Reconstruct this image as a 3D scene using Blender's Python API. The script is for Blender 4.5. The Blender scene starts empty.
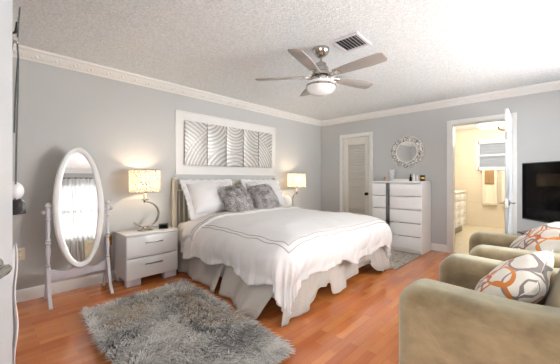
import bpy, bmesh, math, random
from mathutils import Vector, Matrix, noise
random.seed(7)
PI = math.pi
R = math.radians
SC = bpy.context.scene
COL = SC.collection

# ------------------------------------------------------------------ camera, world, light, exposure
cam_d = bpy.data.cameras.new('camera'); cam = bpy.data.objects.new('camera', cam_d); COL.objects.link(cam)
cam_d.sensor_width = 36.0; cam_d.lens = 286.0/560.0*36.0; cam_d.shift_y = -3.0/560.0; cam_d.clip_start = 0.05
cam.location = (0, 0, 1.18); cam.rotation_euler = (R(90), 0, R(43.7-90))
SC.camera = cam

world = bpy.data.worlds.new('world'); SC.world = world; world.use_nodes = True
bg = world.node_tree.nodes['Background']
bg.inputs['Color'].default_value = (0.95, 0.97, 1.0, 1); bg.inputs['Strength'].default_value = 1.2

def area(name, loc, rot, sx, sy, power, color=(1, 1, 1)):
    d = bpy.data.lights.new(name, 'AREA'); d.shape = 'RECTANGLE'; d.size = sx; d.size_y = sy
    d.energy = power; d.color = color
    o = bpy.data.objects.new(name, d); COL.objects.link(o); o.location = loc; o.rotation_euler = rot
    return o
def point(name, loc, power, color, rad, parent=None):
    d = bpy.data.lights.new(name, 'POINT'); d.energy = power; d.color = color; d.shadow_soft_size = rad
    o = bpy.data.objects.new(name, d); COL.objects.link(o); o.location = loc
    if parent: o.parent = parent
    return o
# daylight of the first front window, then fill at an added second one (lights stand outside the glass, facing in)
area('day_and_fill_light', (1.50, -1.66, 1.36), (R(100), 0, 0), 1.7, 1.5, 10, (1.0, 0.985, 0.96))
area('day_and_fill_light', (3.25, -1.72, 1.30), (R(92), 0, R(26)), 2.1, 1.8, 265, (1.0, 0.985, 0.96)).data.spread = R(135)  # added fill at the unseen second window, carries most of the room's light
# added fill light from behind the camera, aimed in through the entry doorway
area('doorway_fill', (-0.85, -0.10, 1.15), (R(116), 0, R(-90)), 1.1, 1.8, 82, (1.0, 0.98, 0.95))

SC.view_settings.view_transform = 'Standard'; SC.view_settings.look = 'None'
SC.view_settings.gamma = 1.0; SC.view_settings.use_curve_mapping = False
SC.view_settings.exposure = 0.17

# ------------------------------------------------------------------ material helpers
def lin(r, g, b):
    f = lambda c: (c/255/12.92) if c/255 <= 0.04045 else ((c/255+0.055)/1.055)**2.4
    return (f(r), f(g), f(b), 1)
class NT:
    def __init__(s, name):
        s.m = bpy.data.materials.new(name); s.m.use_nodes = True
        s.t = s.m.node_tree; s.b = s.t.nodes['Principled BSDF']; s.out = s.t.nodes['Material Output']
    def n(s, ty, **k):
        x = s.t.nodes.new(ty)
        for a, v in k.items(): setattr(x, a, v)
        return x
    def l(s, a, b): s.t.links.new(a, b)
    def put(s, sock, v):
        if isinstance(v, (int, float)): sock.default_value = v
        elif isinstance(v, (tuple, list)): sock.default_value = v
        else: s.l(v, sock)
    def math(s, op, a, b=None, c=None):
        x = s.n('ShaderNodeMath', operation=op)
        s.put(x.inputs[0], a)
        if b is not None: s.put(x.inputs[1], b)
        if c is not None: s.put(x.inputs[2], c)
        return x.outputs[0]
    def mix(s, f, a, b, blend='MIX'):
        x = s.n('ShaderNodeMix', data_type='RGBA', blend_type=blend)
        s.put(x.inputs[0], f); s.put(x.inputs[6], a); s.put(x.inputs[7], b)
        return x.outputs[2]
    def obj(s): return s.n('ShaderNodeTexCoord').outputs['Object']
    def mapping(s, v, scale=(1, 1, 1), rot=(0, 0, 0), loc=(0, 0, 0)):
        x = s.n('ShaderNodeMapping'); s.l(v, x.inputs[0])
        x.inputs['Scale'].default_value = scale; x.inputs['Rotation'].default_value = rot; x.inputs['Location'].default_value = loc
        return x.outputs[0]
    def noise(s, v, scale, detail=2, rough=0.5):
        x = s.n('ShaderNodeTexNoise'); s.l(v, x.inputs['Vector'])
        x.inputs['Scale'].default_value = scale; x.inputs['Detail'].default_value = detail; x.inputs['Roughness'].default_value = rough
        return x.outputs['Fac']
    def ramp(s, f, stops):
        x = s.n('ShaderNodeValToRGB'); s.l(f, x.inputs[0]); e = x.color_ramp.elements
        while len(e) < len(stops): e.new(0.5)
        for i, (p, c) in enumerate(stops): e[i].position = p; e[i].color = c
        return x.outputs[0]
    def bump(s, h, strength=0.2, dist=0.01):
        x = s.n('ShaderNodeBump'); x.inputs['Strength'].default_value = strength; x.inputs['Distance'].default_value = dist
        s.l(h, x.inputs['Height']); s.l(x.outputs[0], s.b.inputs['Normal'])
    def set(s, **k):
        names = dict(color='Base Color', rough='Roughness', metal='Metallic', sheen='Sheen Weight', sheen_rough='Sheen Roughness',
                     coat='Coat Weight', coat_rough='Coat Roughness', emit='Emission Color', estr='Emission Strength',
                     trans='Transmission Weight', ior='IOR', spec='Specular IOR Level', alpha='Alpha', tint='Sheen Tint')
        for a, v in k.items(): s.put(s.b.inputs[names[a]], v)
        return s
def plain(name, col, rough=0.5, metal=0.0, var=0.04, vs=6, bump=0, bs=60, **k):
    t = NT(name); v = t.obj()
    f = t.noise(v, vs, 3)
    c2 = tuple(max(0, c*(1-2*var)) for c in col[:3]) + (1,)
    t.set(color=t.mix(f, col, c2), rough=rough, metal=metal, **k)
    if bump: t.bump(t.noise(v, bs, 2), bump, 0.004)
    return t.m

M = {}
M['wall'] = plain('wall_paint', lin(190, 191, 191), 0.6, var=0.01, bump=0.08, bs=140)
t = NT('popcorn_ceiling'); v = t.obj()
h = t.math('ADD', t.noise(v, 70, 3, 0.7), t.math('MULTIPLY', t.noise(v, 26, 2), 0.5))
t.set(color=t.mix(t.ramp(t.noise(v, 60, 3, 0.7), [(0.35, (0, 0, 0, 1)), (0.7, (1, 1, 1, 1))]), lin(216, 220, 223), lin(246, 250, 253)), rough=0.9); t.bump(h, 0.55, 0.02); M['ceiling'] = t.m
M['trim'] = plain('white_trim_paint', lin(232, 231, 229), 0.35, var=0.01)
M['white'] = plain('white_lacquer', lin(240, 240, 240), 0.25, var=0.01)
M['white_gloss'] = plain('white_gloss', lin(240, 240, 240), 0.12, var=0.005)
M['doorwhite'] = plain('door_paint', lin(212, 217, 222), 0.35, var=0.01)
M['louver'] = plain('louver_paint', lin(222, 218, 210), 0.45, var=0.02)
M['silverwhite'] = plain('pearl_white_paint', lin(212, 209, 216), 0.35, var=0.02)
M['chrome'] = plain('brushed_nickel', lin(190, 186, 180), 0.22, 1.0, var=0.02)
M['steel'] = plain('polished_steel', lin(200, 196, 190), 0.15, 1.0, var=0.02)
M['bronze'] = plain('dark_bronze', lin(62, 46, 34), 0.35, 0.9)
M['brass'] = plain('aged_brass', lin(176, 132, 60), 0.35, 0.9)
M['black'] = plain('black_plastic', lin(22, 22, 24), 0.35)
M['leather'] = plain('black_leather', lin(20, 20, 22), 0.45, bump=0.2)
M['mirror'] = plain('mirror_glass', (0.93, 0.94, 0.94, 1), 0.015, 1.0, var=0.0)
M['smoked_mirror'] = plain('smoked_mirror', (0.30, 0.31, 0.33, 1), 0.03, 1.0, var=0.0)
M['screen'] = plain('black_screen_glass', lin(4, 4, 6), 0.06, 0.0, var=0, spec=0.1)
M['duct_shade'] = plain('painted_duct_shade', lin(40, 38, 36), 0.8)  # dark colour standing in for shade behind the vent slats
M['grey_gap'] = plain('grey_shadow_gap_lining', lin(150, 150, 150), 0.6)
# laminate floor, planks along X
t = NT('cherry_laminate'); v = t.obj()
br = t.n('ShaderNodeTexBrick'); t.l(v, br.inputs['Vector'])
br.inputs['Scale'].default_value = 1; br.inputs['Brick Width'].default_value = 0.46; br.inputs['Row Height'].default_value = 0.066
br.inputs['Mortar Size'].default_value = 0.001; br.inputs['Bias'].default_value = -0.1; br.offset = 0.37; br.squash = 1.0
br.inputs['Color1'].default_value = lin(172, 86, 36); br.inputs['Color2'].default_value = lin(216, 136, 70); br.inputs['Mortar'].default_value = lin(136, 66, 32)
gr = t.noise(t.mapping(v, (3, 60, 1)), 2.2, 4, 0.65)
col = t.mix(t.ramp(gr, [(0.35, (0, 0, 0, 1)), (0.68, (1, 1, 1, 1))]), t.mix(0.30, br.outputs['Color'], lin(146, 64, 26)), br.outputs['Color'])
big = t.noise(t.mapping(v, (1.2, 9, 1)), 1.5, 2)
col = t.mix(t.math('MULTIPLY', big, 0.35), col, lin(222, 146, 82))
t.set(color=col, rough=0.2, coat=0.35, coat_rough=0.1); t.bump(gr, 0.03, 0.002); M['floor'] = t.m
# bathroom tile
def tilemat(name, c1, c2, w, hgt, rot):
    t = NT(name); v = t.mapping(t.obj(), rot=rot)
    br = t.n('ShaderNodeTexBrick'); t.l(v, br.inputs['Vector']); br.inputs['Scale'].default_value = 1
    br.inputs['Brick Width'].default_value = w; br.inputs['Row Height'].default_value = hgt; br.inputs['Mortar Size'].default_value = 0.004
    br.offset = 0.0; br.inputs['Color1'].default_value = c1; br.inputs['Color2'].default_value = c2
    br.inputs['Mortar'].default_value = tuple(c*0.8 for c in c1[:3]) + (1,)
    ve = t.noise(v, 3, 4, 0.6)
    t.set(color=t.mix(t.math('MULTIPLY', ve, 0.3), br.outputs['Color'], lin(205, 184, 150)), rough=0.25); return t.m
M['tile_floor'] = tilemat('cream_floor_tile', lin(228, 216, 192), lin(222, 209, 184), 0.4, 0.4, (0, 0, 0))
M['tile_wall_x'] = tilemat('cream_wall_tile', lin(232, 222, 202), lin(227, 216, 195), 0.6, 0.3, (R(90), 0, R(90)))
M['tile_wall_y'] = tilemat('cream_wall_tile_side', lin(232, 222, 202), lin(227, 216, 195), 0.6, 0.3, (R(90), 0, 0))
# fabrics
def fabric(name, col, rough=0.85, sheen=0.2, var=0.05, vs=8, wave=None, bump=0.25, bs=220):
    t = NT(name); v = t.obj(); f = t.noise(v, vs, 3)
    t.set(color=t.mix(f, col, tuple(c*(1-2*var) for c in col[:3])+(1,)), rough=rough, sheen=sheen, spec=0.2)
    t.bump(t.noise(v, bs, 2), bump, 0.002); return t.m
M['duvet'] = fabric('white_duvet_cotton', lin(230, 229, 230), var=0.015)
M['sheet'] = fabric('white_pillow_cotton', lin(232, 231, 232), var=0.015)
M['ivory_trim'] = fabric('ivory_ruffle', lin(230, 222, 214), var=0.04)
M['stitch'] = fabric('taupe_embroidery', lin(184, 174, 168))
M['skirt'] = fabric('pale_grey_skirt_cotton', lin(196, 188, 181), var=0.03)
M['mattress'] = fabric('mattress_ticking', lin(225, 222, 218))
M['cream'] = plain('cream_paint', lin(240, 232, 216), 0.4, var=0.04)
M['towel'] = fabric('cream_towel', lin(244, 234, 212), vs=40, bs=300)
M['towel_brown'] = fabric('tan_towel', lin(170, 138, 98), vs=40, bs=300)
M['cloth_white'] = fabric('white_cloth', lin(236, 236, 238))
t = NT('taupe_microsuede'); v = t.obj()
f = t.ramp(t.noise(t.mapping(v, (1, 1, 1.6)), 4.5, 4, 0.62), [(0.3, (0, 0, 0, 1)), (0.72, (1, 1, 1, 1))])
t.set(color=t.mix(f, lin(98, 82, 58), lin(146, 128, 98)), rough=0.9, sheen=0.6, sheen_rough=0.6, tint=lin(215, 222, 206), spec=0.15)
t.bump(t.noise(v, 160, 2), 0.15, 0.002); M['suede'] = t.m
M['suede_piping'] = plain('suede_piping', lin(172, 158, 134), 0.8, var=0.03)
M['suede_back'] = plain('olive_taupe_suede', lin(150, 134, 104), 0.9, var=0.08, vs=5, sheen=0.1)
def vcol(name, rough=0.8, sheen=0.2):
    t = NT(name); a = t.n('ShaderNodeAttribute', attribute_name='Col'); t.set(color=a.outputs['Color'], rough=rough, sheen=sheen, spec=0.2); return t.m
M['fur'] = vcol('faux_fur')
M['fur_base'] = fabric('fur_backing', lin(150, 144, 134))
M['fur_grey_base'] = fabric('grey_fur_backing', lin(150, 146, 146))
t = NT('sheer_voile')
tr = t.n('ShaderNodeBsdfTranslucent'); tr.inputs[0].default_value = (0.5, 0.5, 0.5, 1)
tp = t.n('ShaderNodeBsdfTransparent'); df = t.n('ShaderNodeBsdfDiffuse'); df.inputs[0].default_value = (0.7, 0.7, 0.7, 1)
m1 = t.n('ShaderNodeMixShader'); m1.inputs[0].default_value = 0.4; t.l(tr.outputs[0], m1.inputs[1]); t.l(df.outputs[0], m1.inputs[2])
m2 = t.n('ShaderNodeMixShader'); wv = t.noise(t.mapping(t.obj(), (60, 1, 1)), 3, 2)
t.l(t.math('ADD', t.math('MULTIPLY', wv, 0.5), 0.55), m2.inputs[0]); t.l(tp.outputs[0], m2.inputs[1]); t.l(m1.outputs[0], m2.inputs[2])
t.l(m2.outputs[0], t.out.inputs[0]); M['voile'] = t.m
t = NT('window_glass'); t.set(color=(1, 1, 1, 1), rough=0.0, trans=1.0, ior=1.01, spec=0.2); M['glass'] = t.m
t = NT('frosted_glass')
tr = t.n('ShaderNodeBsdfTranslucent'); tr.inputs[0].default_value = (0.65, 0.67, 0.7, 1); df = t.n('ShaderNodeBsdfDiffuse')
df.inputs[0].default_value = (0.9, 0.9, 0.9, 1); m1 = t.n('ShaderNodeMixShader'); m1.inputs[0].default_value = 0.2
t.l(tr.outputs[0], m1.inputs[1]); t.l(df.outputs[0], m1.inputs[2]); t.l(m1.outputs[0], t.out.inputs[0]); M['frosted'] = t.m
def emit(name, col, s):
    t = NT(name); t.set(color=col, emit=col, estr=s, rough=0.4); return t.m
M['bulb'] = emit('lamp_bulb', (1.0, 0.78, 0.5, 1), 18)
M['bath_dome'] = emit('lit_ceiling_dome', (1.0, 0.93, 0.82, 1), 2.2)
t = NT('fan_light_glass'); t.set(color=(0.86, 0.87, 0.88, 1), rough=0.12, emit=(1, 0.97, 0.92, 1), estr=0.03, coat=0.6); M['fan_glass'] = t.m
# lamp shade: scroll print on white, light passes through
t = NT('scroll_print_shade'); v = t.obj()
vo = t.n('ShaderNodeTexVoronoi', feature='DISTANCE_TO_EDGE'); t.l(t.mapping(v, (1, 1, 1)), vo.inputs['Vector']); vo.inputs['Scale'].default_value = 24
nz = t.noise(v, 26, 2)
pat = t.math('LESS_THAN', t.math('ABSOLUTE', t.math('SUBTRACT', t.math('ADD', vo.outputs['Distance'], t.math('MULTIPLY', nz, 0.25)), 0.27)), 0.055)
c = t.mix(pat, (0.93, 0.92, 0.89, 1), (0.26, 0.17, 0.10, 1))
tr = t.n('ShaderNodeBsdfTranslucent'); df = t.n('ShaderNodeBsdfDiffuse'); t.l(c, tr.inputs[0]); t.l(c, df.inputs[0])
m1 = t.n('ShaderNodeMixShader'); m1.inputs[0].default_value = 0.2; t.l(tr.outputs[0], m1.inputs[1]); t.l(df.outputs[0], m1.inputs[2])
t.l(m1.outputs[0], t.out.inputs[0]); M['shade'] = t.m
# loop print cushion: rings in object space (cushion lies in its local XY)
t = NT('loop_print_cotton'); v = t.obj(); sx = t.n('ShaderNodeSeparateXYZ'); t.l(v, sx.inputs[0]); px, py = sx.outputs[0], sx.outputs[1]
def ring(cx, cy, ra, rb, w, ang=0):
    ca, sa = math.cos(ang), math.sin(ang)
    dx = t.math('SUBTRACT', px, cx); dy = t.math('SUBTRACT', py, cy)
    u = t.math('DIVIDE', t.math('ADD', t.math('MULTIPLY', dx, ca), t.math('MULTIPLY', dy, sa)), ra)
    w2 = t.math('DIVIDE', t.math('SUBTRACT', t.math('MULTIPLY', dy, ca), t.math('MULTIPLY', dx, sa)), rb)
    d = t.math('SQRT', t.math('ADD', t.math('MULTIPLY', u, u), t.math('MULTIPLY', w2, w2)))
    return t.math('LESS_THAN', t.math('ABSOLUTE', t.math('SUBTRACT', d, 1.0)), w)
col = t.mix(t.noise(v, 30, 2), lin(226, 221, 212), lin(214, 208, 198))
for c, rs in ((lin(134, 122, 120), [(-0.13, -0.12, 0.10, 0.058, 0.11, 0.9), (0.14, -0.11, 0.10, 0.058, 0.11, -0.5), (-0.03, 0.16, 0.12, 0.055, 0.11, 0.2), (-0.18, 0.07, 0.10, 0.05, 0.12, 1.4), (0.16, 0.16, 0.09, 0.05, 0.12, -0.9), (0.02, -0.20, 0.11, 0.045, 0.12, 0.2), (0.0, 0.0, 0.13, 0.06, 0.09, 2.2)]),
              (lin(196, 118, 52), [(0.09, 0.07, 0.11, 0.062, 0.12, 0.7), (-0.08, 0.04, 0.12, 0.055, 0.12, -0.6), (0.19, 0.01, 0.09, 0.055, 0.12, 1.5)]),
              (lin(176, 84, 44), [(0.04, -0.09, 0.10, 0.05, 0.12, 1.2), (-0.17, -0.03, 0.08, 0.045, 0.12, 0.2)])):
    for r_ in rs: col = t.mix(ring(*r_), col, c)
t.set(color=col, rough=0.85, sheen=0.15, spec=0.2); t.bump(t.noise(v, 200, 2), 0.2, 0.002); M['loops'] = t.m
# brushed metal art: arcs of swept brushing, in object space of each panel (x along wall, z up)
def art_mat(name, fams):
    t = NT(name); v = t.obj(); s = t.n('ShaderNodeSeparateXYZ'); t.l(v, s.inputs[0]); X, Z = s.outputs[0], s.outputs[2]
    col = (0.45, 0.44, 0.43, 1); hsum = None
    for cx, cz, r0, r1, k in fams:
        dx = t.math('SUBTRACT', X, cx); dz = t.math('SUBTRACT', Z, cz)
        d = t.math('SQRT', t.math('ADD', t.math('MULTIPLY', dx, dx), t.math('MULTIPLY', dz, dz)))
        inside = t.math('MULTIPLY', t.math('GREATER_THAN', d, r0), t.math('LESS_THAN', d, r1))
        st = t.math('SINE', t.math('ADD', t.math('MULTIPLY', d, k), t.math('MULTIPLY', t.noise(v, 9, 2), 2.5)))
        band = t.ramp(t.math('MULTIPLY_ADD', st, 0.5, 0.5), [(0.3, (0.44, 0.43, 0.415, 1)), (0.85, (0.74, 0.73, 0.715, 1))])
        col = t.mix(inside, col, band)
        hh = t.math('MULTIPLY', inside, st); hsum = hh if hsum is None else t.math('ADD', hsum, hh)
    fine = t.noise(t.mapping(v, (40, 40, 200)), 3, 2)
    t.set(color=col, metal=0.35, rough=t.math('MULTIPLY_ADD', fine, 0.2, 0.32)); t.bump(t.math('ADD', hsum, t.math('MULTIPLY', fine, 0.3)), 0.35, 0.004)
    return t.m
# mosaic mirror frame
t = NT('shell_mosaic'); v = t.obj(); vo = t.n('ShaderNodeTexVoronoi'); t.l(v, vo.inputs['Vector']); vo.inputs['Scale'].default_value = 36
ve = t.n('ShaderNodeTexVoronoi', feature='DISTANCE_TO_EDGE'); t.l(v, ve.inputs['Vector']); ve.inputs['Scale'].default_value = 36
sc_ = t.n('ShaderNodeSeparateColor'); t.l(vo.outputs['Color'], sc_.inputs[0])
cc = t.ramp(sc_.outputs[0], [(0.0, lin(180, 180, 178)), (0.4, lin(220, 218, 214)), (1.0, lin(240, 238, 232))])
t.set(color=t.mix(t.math('LESS_THAN', ve.outputs['Distance'], 0.07), cc, lin(110, 108, 104)), rough=0.2, coat=0.3); M['mosaic'] = t.m
# woven grey rug
t = NT('grey_woven_rug'); v = t.obj()
f1 = t.noise(t.mapping(v, (3, 11, 1), rot=(0, 0, 0.5)), 2.6, 4, 0.7); f2 = t.noise(v, 60, 2)
c = t.ramp(f1, [(0.32, lin(84, 80, 80)), (0.45, lin(150, 142, 134)), (0.55, lin(196, 186, 174)), (0.68, lin(120, 112, 106))])
t.set(color=t.mix(t.math('MULTIPLY', f2, 0.4), c, lin(168, 156, 146)), rough=0.95); t.bump(f2, 0.5, 0.006); M['woven'] = t.m
# striped vase
t = NT('grey_ribbed_ceramic'); v = t.obj(); w = t.n('ShaderNodeTexWave', bands_direction='Z'); t.l(t.mapping(v, (1, 1, 1), rot=(0.25, 0.2, 0)), w.inputs['Vector']); w.inputs['Scale'].default_value = 14
t.set(color=t.mix(w.outputs['Fac'], lin(150, 152, 156), lin(236, 236, 236)), rough=0.25); M['vase'] = t.m
M['pink'] = plain('blush_glass', lin(206, 160, 134), 0.2)
M['porcelain'] = plain('white_porcelain', lin(240, 238, 232), 0.2)
M['gold'] = plain('gold_foil', lin(190, 150, 80), 0.25, 0.9)
t = NT('frosted_white_globe'); t.set(color=(0.9, 0.88, 0.84, 1), rough=0.35, spec=0.4); M['globe'] = t.m
M['blade'] = plain('grey_maple_blade', lin(158, 152, 148), 0.35, var=0.06, vs=12)
M['plate'] = plain('ivory_switchplate', lin(232, 222, 200), 0.35)
M['tv_stand'] = plain('black_tempered_glass', lin(14, 15, 18), 0.08)

# ------------------------------------------------------------------ geometry helpers
def bm_new(): return bmesh.new()
def box(bm, c, s, rz=0, bev=0, seg=2, mat=None):
    d = bmesh.ops.create_cube(bm, size=1.0)
    m = Matrix.Translation(c) @ Matrix.Rotation(rz, 4, 'Z') @ Matrix.Diagonal((s[0], s[1], s[2], 1))
    if mat is not None: m = mat @ m
    bmesh.ops.transform(bm, matrix=m, verts=d['verts'])
    if bev:
        es = list({e for v in d['verts'] for e in v.link_edges})
        bmesh.ops.bevel(bm, geom=es, offset=bev, segments=seg, affect='EDGES', profile=0.5)
    return bm
def box2(bm, lo, hi, bev=0, seg=2):
    return box(bm, [(a+b)/2 for a, b in zip(lo, hi)], [abs(b-a) for a, b in zip(lo, hi)], 0, bev, seg)
def lathe(bm, prof, seg=24, mat=None, cap=True):
    mat = mat or Matrix.Identity(4); rings = []
    for r, z in prof:
        rings.append([bm.verts.new(mat @ Vector((r*math.cos(2*PI*i/seg), r*math.sin(2*PI*i/seg), z))) for i in range(seg)])
    for a, b in zip(rings, rings[1:]):
        for i in range(seg): bm.faces.new((a[i], a[(i+1) % seg], b[(i+1) % seg], b[i]))
    if cap:
        bm.faces.new(rings[0][::-1]); bm.faces.new(rings[-1])
    return bm
def tube(bm, pts, rad, seg=8, closed=False):
    pts = [Vector(p) for p in pts]; n = len(pts); rads = rad if isinstance(rad, (list, tuple)) else [rad]*n
    rings = []; prev = None
    for i, p in enumerate(pts):
        if closed: tn = (pts[(i+1) % n]-pts[i-1])
        else: tn = pts[min(i+1, n-1)]-pts[max(i-1, 0)]
        tn.normalize()
        if prev is None:
            a = Vector((0, 0, 1)) if abs(tn.z) < 0.9 else Vector((1, 0, 0)); u = tn.cross(a).normalized()
        else:
            u = (prev - tn*prev.dot(tn)); u.normalize()
        prev = u; w = tn.cross(u)
        rings.append([bm.verts.new(p+(u*math.cos(2*PI*k/seg)+w*math.sin(2*PI*k/seg))*rads[i]) for k in range(seg)])
    m = n if closed else n-1
    for i in range(m):
        a, b = rings[i], rings[(i+1) % n]
        for k in range(seg): bm.faces.new((a[k], a[(k+1) % seg], b[(k+1) % seg], b[k]))
    if not closed:
        bm.faces.new(rings[0][::-1]); bm.faces.new(rings[-1])
    return bm
def ribbon(bm, pts, width_vecs, thick_vecs):
    """flat strap with real thickness along a path"""
    rings = []
    for p, w, h in zip(pts, width_vecs, thick_vecs):
        p = Vector(p); w = Vector(w); h = Vector(h)
        rings.append([bm.verts.new(p+w+h), bm.verts.new(p-w+h), bm.verts.new(p-w-h), bm.verts.new(p+w-h)])
    for a, b in zip(rings, rings[1:]):
        for k in range(4): bm.faces.new((a[k], a[(k+1) % 4], b[(k+1) % 4], b[k]))
    bm.faces.new(rings[0][::-1]); bm.faces.new(rings[-1]); return bm
def prism(bm, poly, f, t0, t1, bev=0, seg=3):
    """extrude the polygon between t0 and t1; f(a, b, t) -> point"""
    A = [bm.verts.new(f(a, b, t0)) for a, b in poly]; B = [bm.verts.new(f(a, b, t1)) for a, b in poly]
    n = len(poly); fa = bm.faces.new(A[::-1]); fb = bm.faces.new(B)
    for i in range(n): bm.faces.new((A[i], A[(i+1) % n], B[(i+1) % n], B[i]))
    if bev:
        es = list(set(fa.edges) | set(fb.edges))
        bmesh.ops.bevel(bm, geom=es, offset=bev, segments=seg, affect='EDGES', profile=0.5)
    return bm
def sphere(bm, c, r, seg=16, rings=10, scale=(1, 1, 1)):
    d = bmesh.ops.create_uvsphere(bm, u_segments=seg, v_segments=rings, radius=1)
    bmesh.ops.transform(bm, matrix=Matrix.Translation(c) @ Matrix.Diagonal((r*scale[0], r*scale[1], r*scale[2], 1)), verts=d['verts']); return bm
def grid(bm, nu, nv, f):
    vs = [[bm.verts.new(f(i/nu, j/nv)) for j in range(nv+1)] for i in range(nu+1)]
    for i in range(nu):
        for j in range(nv): bm.faces.new((vs[i][j], vs[i+1][j], vs[i+1][j+1], vs[i][j+1]))
    return vs
def obj(name, bm, mat, parent=None, smooth=None, label=None, kind=None):
    bmesh.ops.recalc_face_normals(bm, faces=bm.faces)
    me = bpy.data.meshes.new(name); bm.to_mesh(me); bm.free()
    o = bpy.data.objects.new(name, me); COL.objects.link(o)
    me.materials.append(M[mat] if isinstance(mat, str) else mat)
    if smooth is None: smooth = 40
    if smooth:
        me.polygons.foreach_set('use_smooth', [True]*len(me.polygons)); me.set_sharp_from_angle(angle=R(smooth))
    if parent: o.parent = parent
    if label: o['label'] = label
    if kind: o['kind'] = kind
    return o
def thing(name, label, cat, loc=(0, 0, 0), rz=0, group=None, kind=None):
    o = bpy.data.objects.new(name, None); COL.objects.link(o); o.empty_display_size = 0.1
    o.location = loc; o.rotation_euler = (0, 0, rz)
    if label: o['label'] = label
    if cat: o['category'] = cat
    if group: o['group'] = group
    if kind: o['kind'] = kind
    return o
def tag(o, label, cat, group=None, loc=None, rot=None):
    o['label'] = label; o['category'] = cat
    if group: o['group'] = group
    if loc: o.location = loc
    if rot: o.rotation_euler = rot
    return o
def struct(name, bm, mat, parent=None, smooth=30):
    o = obj(name, bm, mat, parent, smooth); o['kind'] = 'structure'; return o
def copy_tree(o, parent=None):
    c = o.copy(); COL.objects.link(c); c.parent = parent
    for ch in list(o.children): copy_tree(ch, c)
    return c
def subsurf(o, lv=1):
    m = o.modifiers.new('subsurf', 'SUBSURF'); m.levels = lv; m.render_levels = lv; return o
def solid(o, th, off=0):
    m = o.modifiers.new('solid', 'SOLIDIFY'); m.thickness = th; m.offset = off; return o

# ------------------------------------------------------------------ the setting
XL, XR, YB, YF, H = -0.30, 5.19, 3.71, -1.35, 2.44
def wall_x(name, x0, x1, openings, ya, yb, mat='wall', h=H):      # wall running along Y
    bm = bm_new(); y = ya
    for (a, b, z0, z1) in sorted(openings):
        if a > y: box2(bm, (x0, y, 0), (x1, a, h))
        if z0 > 0: box2(bm, (x0, a, 0), (x1, b, z0))
        box2(bm, (x0, a, z1), (x1, b, h)); y = b
    if yb > y: box2(bm, (x0, y, 0), (x1, yb, h))
    return struct(name, bm, mat)
def wall_y(name, y0, y1, openings, xa, xb, mat='wall', h=H):
    bm = bm_new(); x = xa
    for (a, b, z0, z1) in sorted(openings):
        if a > x: box2(bm, (x, y0, 0), (a, y1, h))
        if z0 > 0: box2(bm, (a, y0, 0), (b, y1, z0))
        box2(bm, (a, y0, z1), (b, y1, h)); x = b
    if xb > x: box2(bm, (x, y0, 0), (xb, y1, h))
    return struct(name, bm, mat)
bm = bm_new(); box2(bm, (XL-0.12, YF-0.12, -0.06), (XR+0.06, YB+0.12, 0)); struct('floor', bm, 'floor')
bm = bm_new(); box2(bm, (XL-0.12, YF-0.12, H), (8.75, YB+0.12, H+0.06)); struct('ceiling', bm, 'ceiling')
wall_y('wall_back', YB, YB+0.12, [], XL-0.12, XR+0.12)
wall_x('wall_right', XR, XR+0.12, [(0.44, 1.165, 0, 2.04), (2.56, 3.16, 0, 2.03)], YF, YB)
wall_x('wall_left', XL-0.12, XL, [(-0.52, 0.32, 0, 2.05)], YF, YB)
W1, W2 = (0.75, 2.25, 0.75, 2.08), (2.40, 4.10, 0.55, 2.20)  # the second opening is added to let in fill light
wall_y('wall_front', YF-0.12, YF, [W1, W2], XL-0.12, XR+0.12)
# bathroom beyond the right-hand doorway
BX, BYL, BYR = 8.60, 2.0, -0.35
bm = bm_new(); box2(bm, (XR+0.06, BYR-0.1, -0.06), (BX+0.1, BYL+0.1, 0)); struct('floor_bathroom', bm, 'tile_floor')
wall_x('wall_bathroom_back', BX, BX+0.1, [(0.55, 1.36, 1.44, 2.08)], BYR, BYL, 'tile_wall_x')
bm = bm_new(); box2(bm, (XR+0.12, BYL, 0), (BX+0.1, BYL+0.1, H)); struct('wall_bathroom_left', bm, 'tile_wall_y')
bm = bm_new(); box2(bm, (XR+0.12, BYR-0.1, 0), (BX+0.1, BYR, H)); struct('wall_bathroom_right', bm, 'tile_wall_y')
# closet shell behind the louvred door
bm = bm_new(); box2(bm, (5.31, 2.45, 0), (5.34, 3.3, 2.2)); struct('wall_closet', bm, 'wall')

# crown moulding with leaf relief, baseboards, casings
crown = [(0, 0), (0.012, 0), (0.018, 0.012), (0.03, 0.02), (0.055, 0.055), (0.07, 0.075), (0.085, 0.08), (0.09, 0.1), (0, 0.1)]
def crown_run(name, f, length, relief):
    bm = bm_new(); prism(bm, crown, f, 0, length)
    if relief:
        s = 0.06; k = 0
        while s < length-0.05:
            for da, db, rr in ((0, 0, 0.02), (0.03, 0.012, 0.014), (-0.03, -0.010, 0.014), (0.055, -0.008, 0.011)):
                a0 = 0.040+db*0.7; b0 = 0.040+db
                p = Vector(f(a0, b0, min(s+da, length-0.01)))
                d = bmesh.ops.create_icosphere(bm, subdivisions=1, radius=rr*0.95)
                bmesh.ops.translate(bm, vec=p, verts=d['verts'])
            s += 0.155; k += 1
    return struct(name, bm, 'trim', smooth=25)
zc = H-0.1
crown_run('trim_1', lambda a, b, t: (XL+t, YB-a, zc+b), XR-XL, True)
crown_run('trim_2', lambda a, b, t: (XR-a, YF+t, zc+b), YB-YF, True)
crown_run('trim_3', lambda a, b, t: (XL+a, YF+t, zc+b), YB-YF, False)
crown_run('trim_4', lambda a, b, t: (XL+t, YF+a, zc+b), XR-XL, False)
bprof = [(0, 0), (0.016, 0), (0.016, 0.085), (0.011, 0.1), (0.005, 0.112), (0, 0.115)]
bm = bm_new(); prism(bm, bprof, lambda a, b, t: (XL+t, YB-a, b), 0, XR-XL); struct('baseboard_back', bm, 'trim')
bm = bm_new()
for ya, yb in ((YF, 0.365), (1.238, 2.495), (3.225, YB-0.016)): prism(bm, bprof, lambda a, b, t: (XR-a, t, b), ya, yb)
struct('baseboard_right', bm, 'trim')
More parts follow.
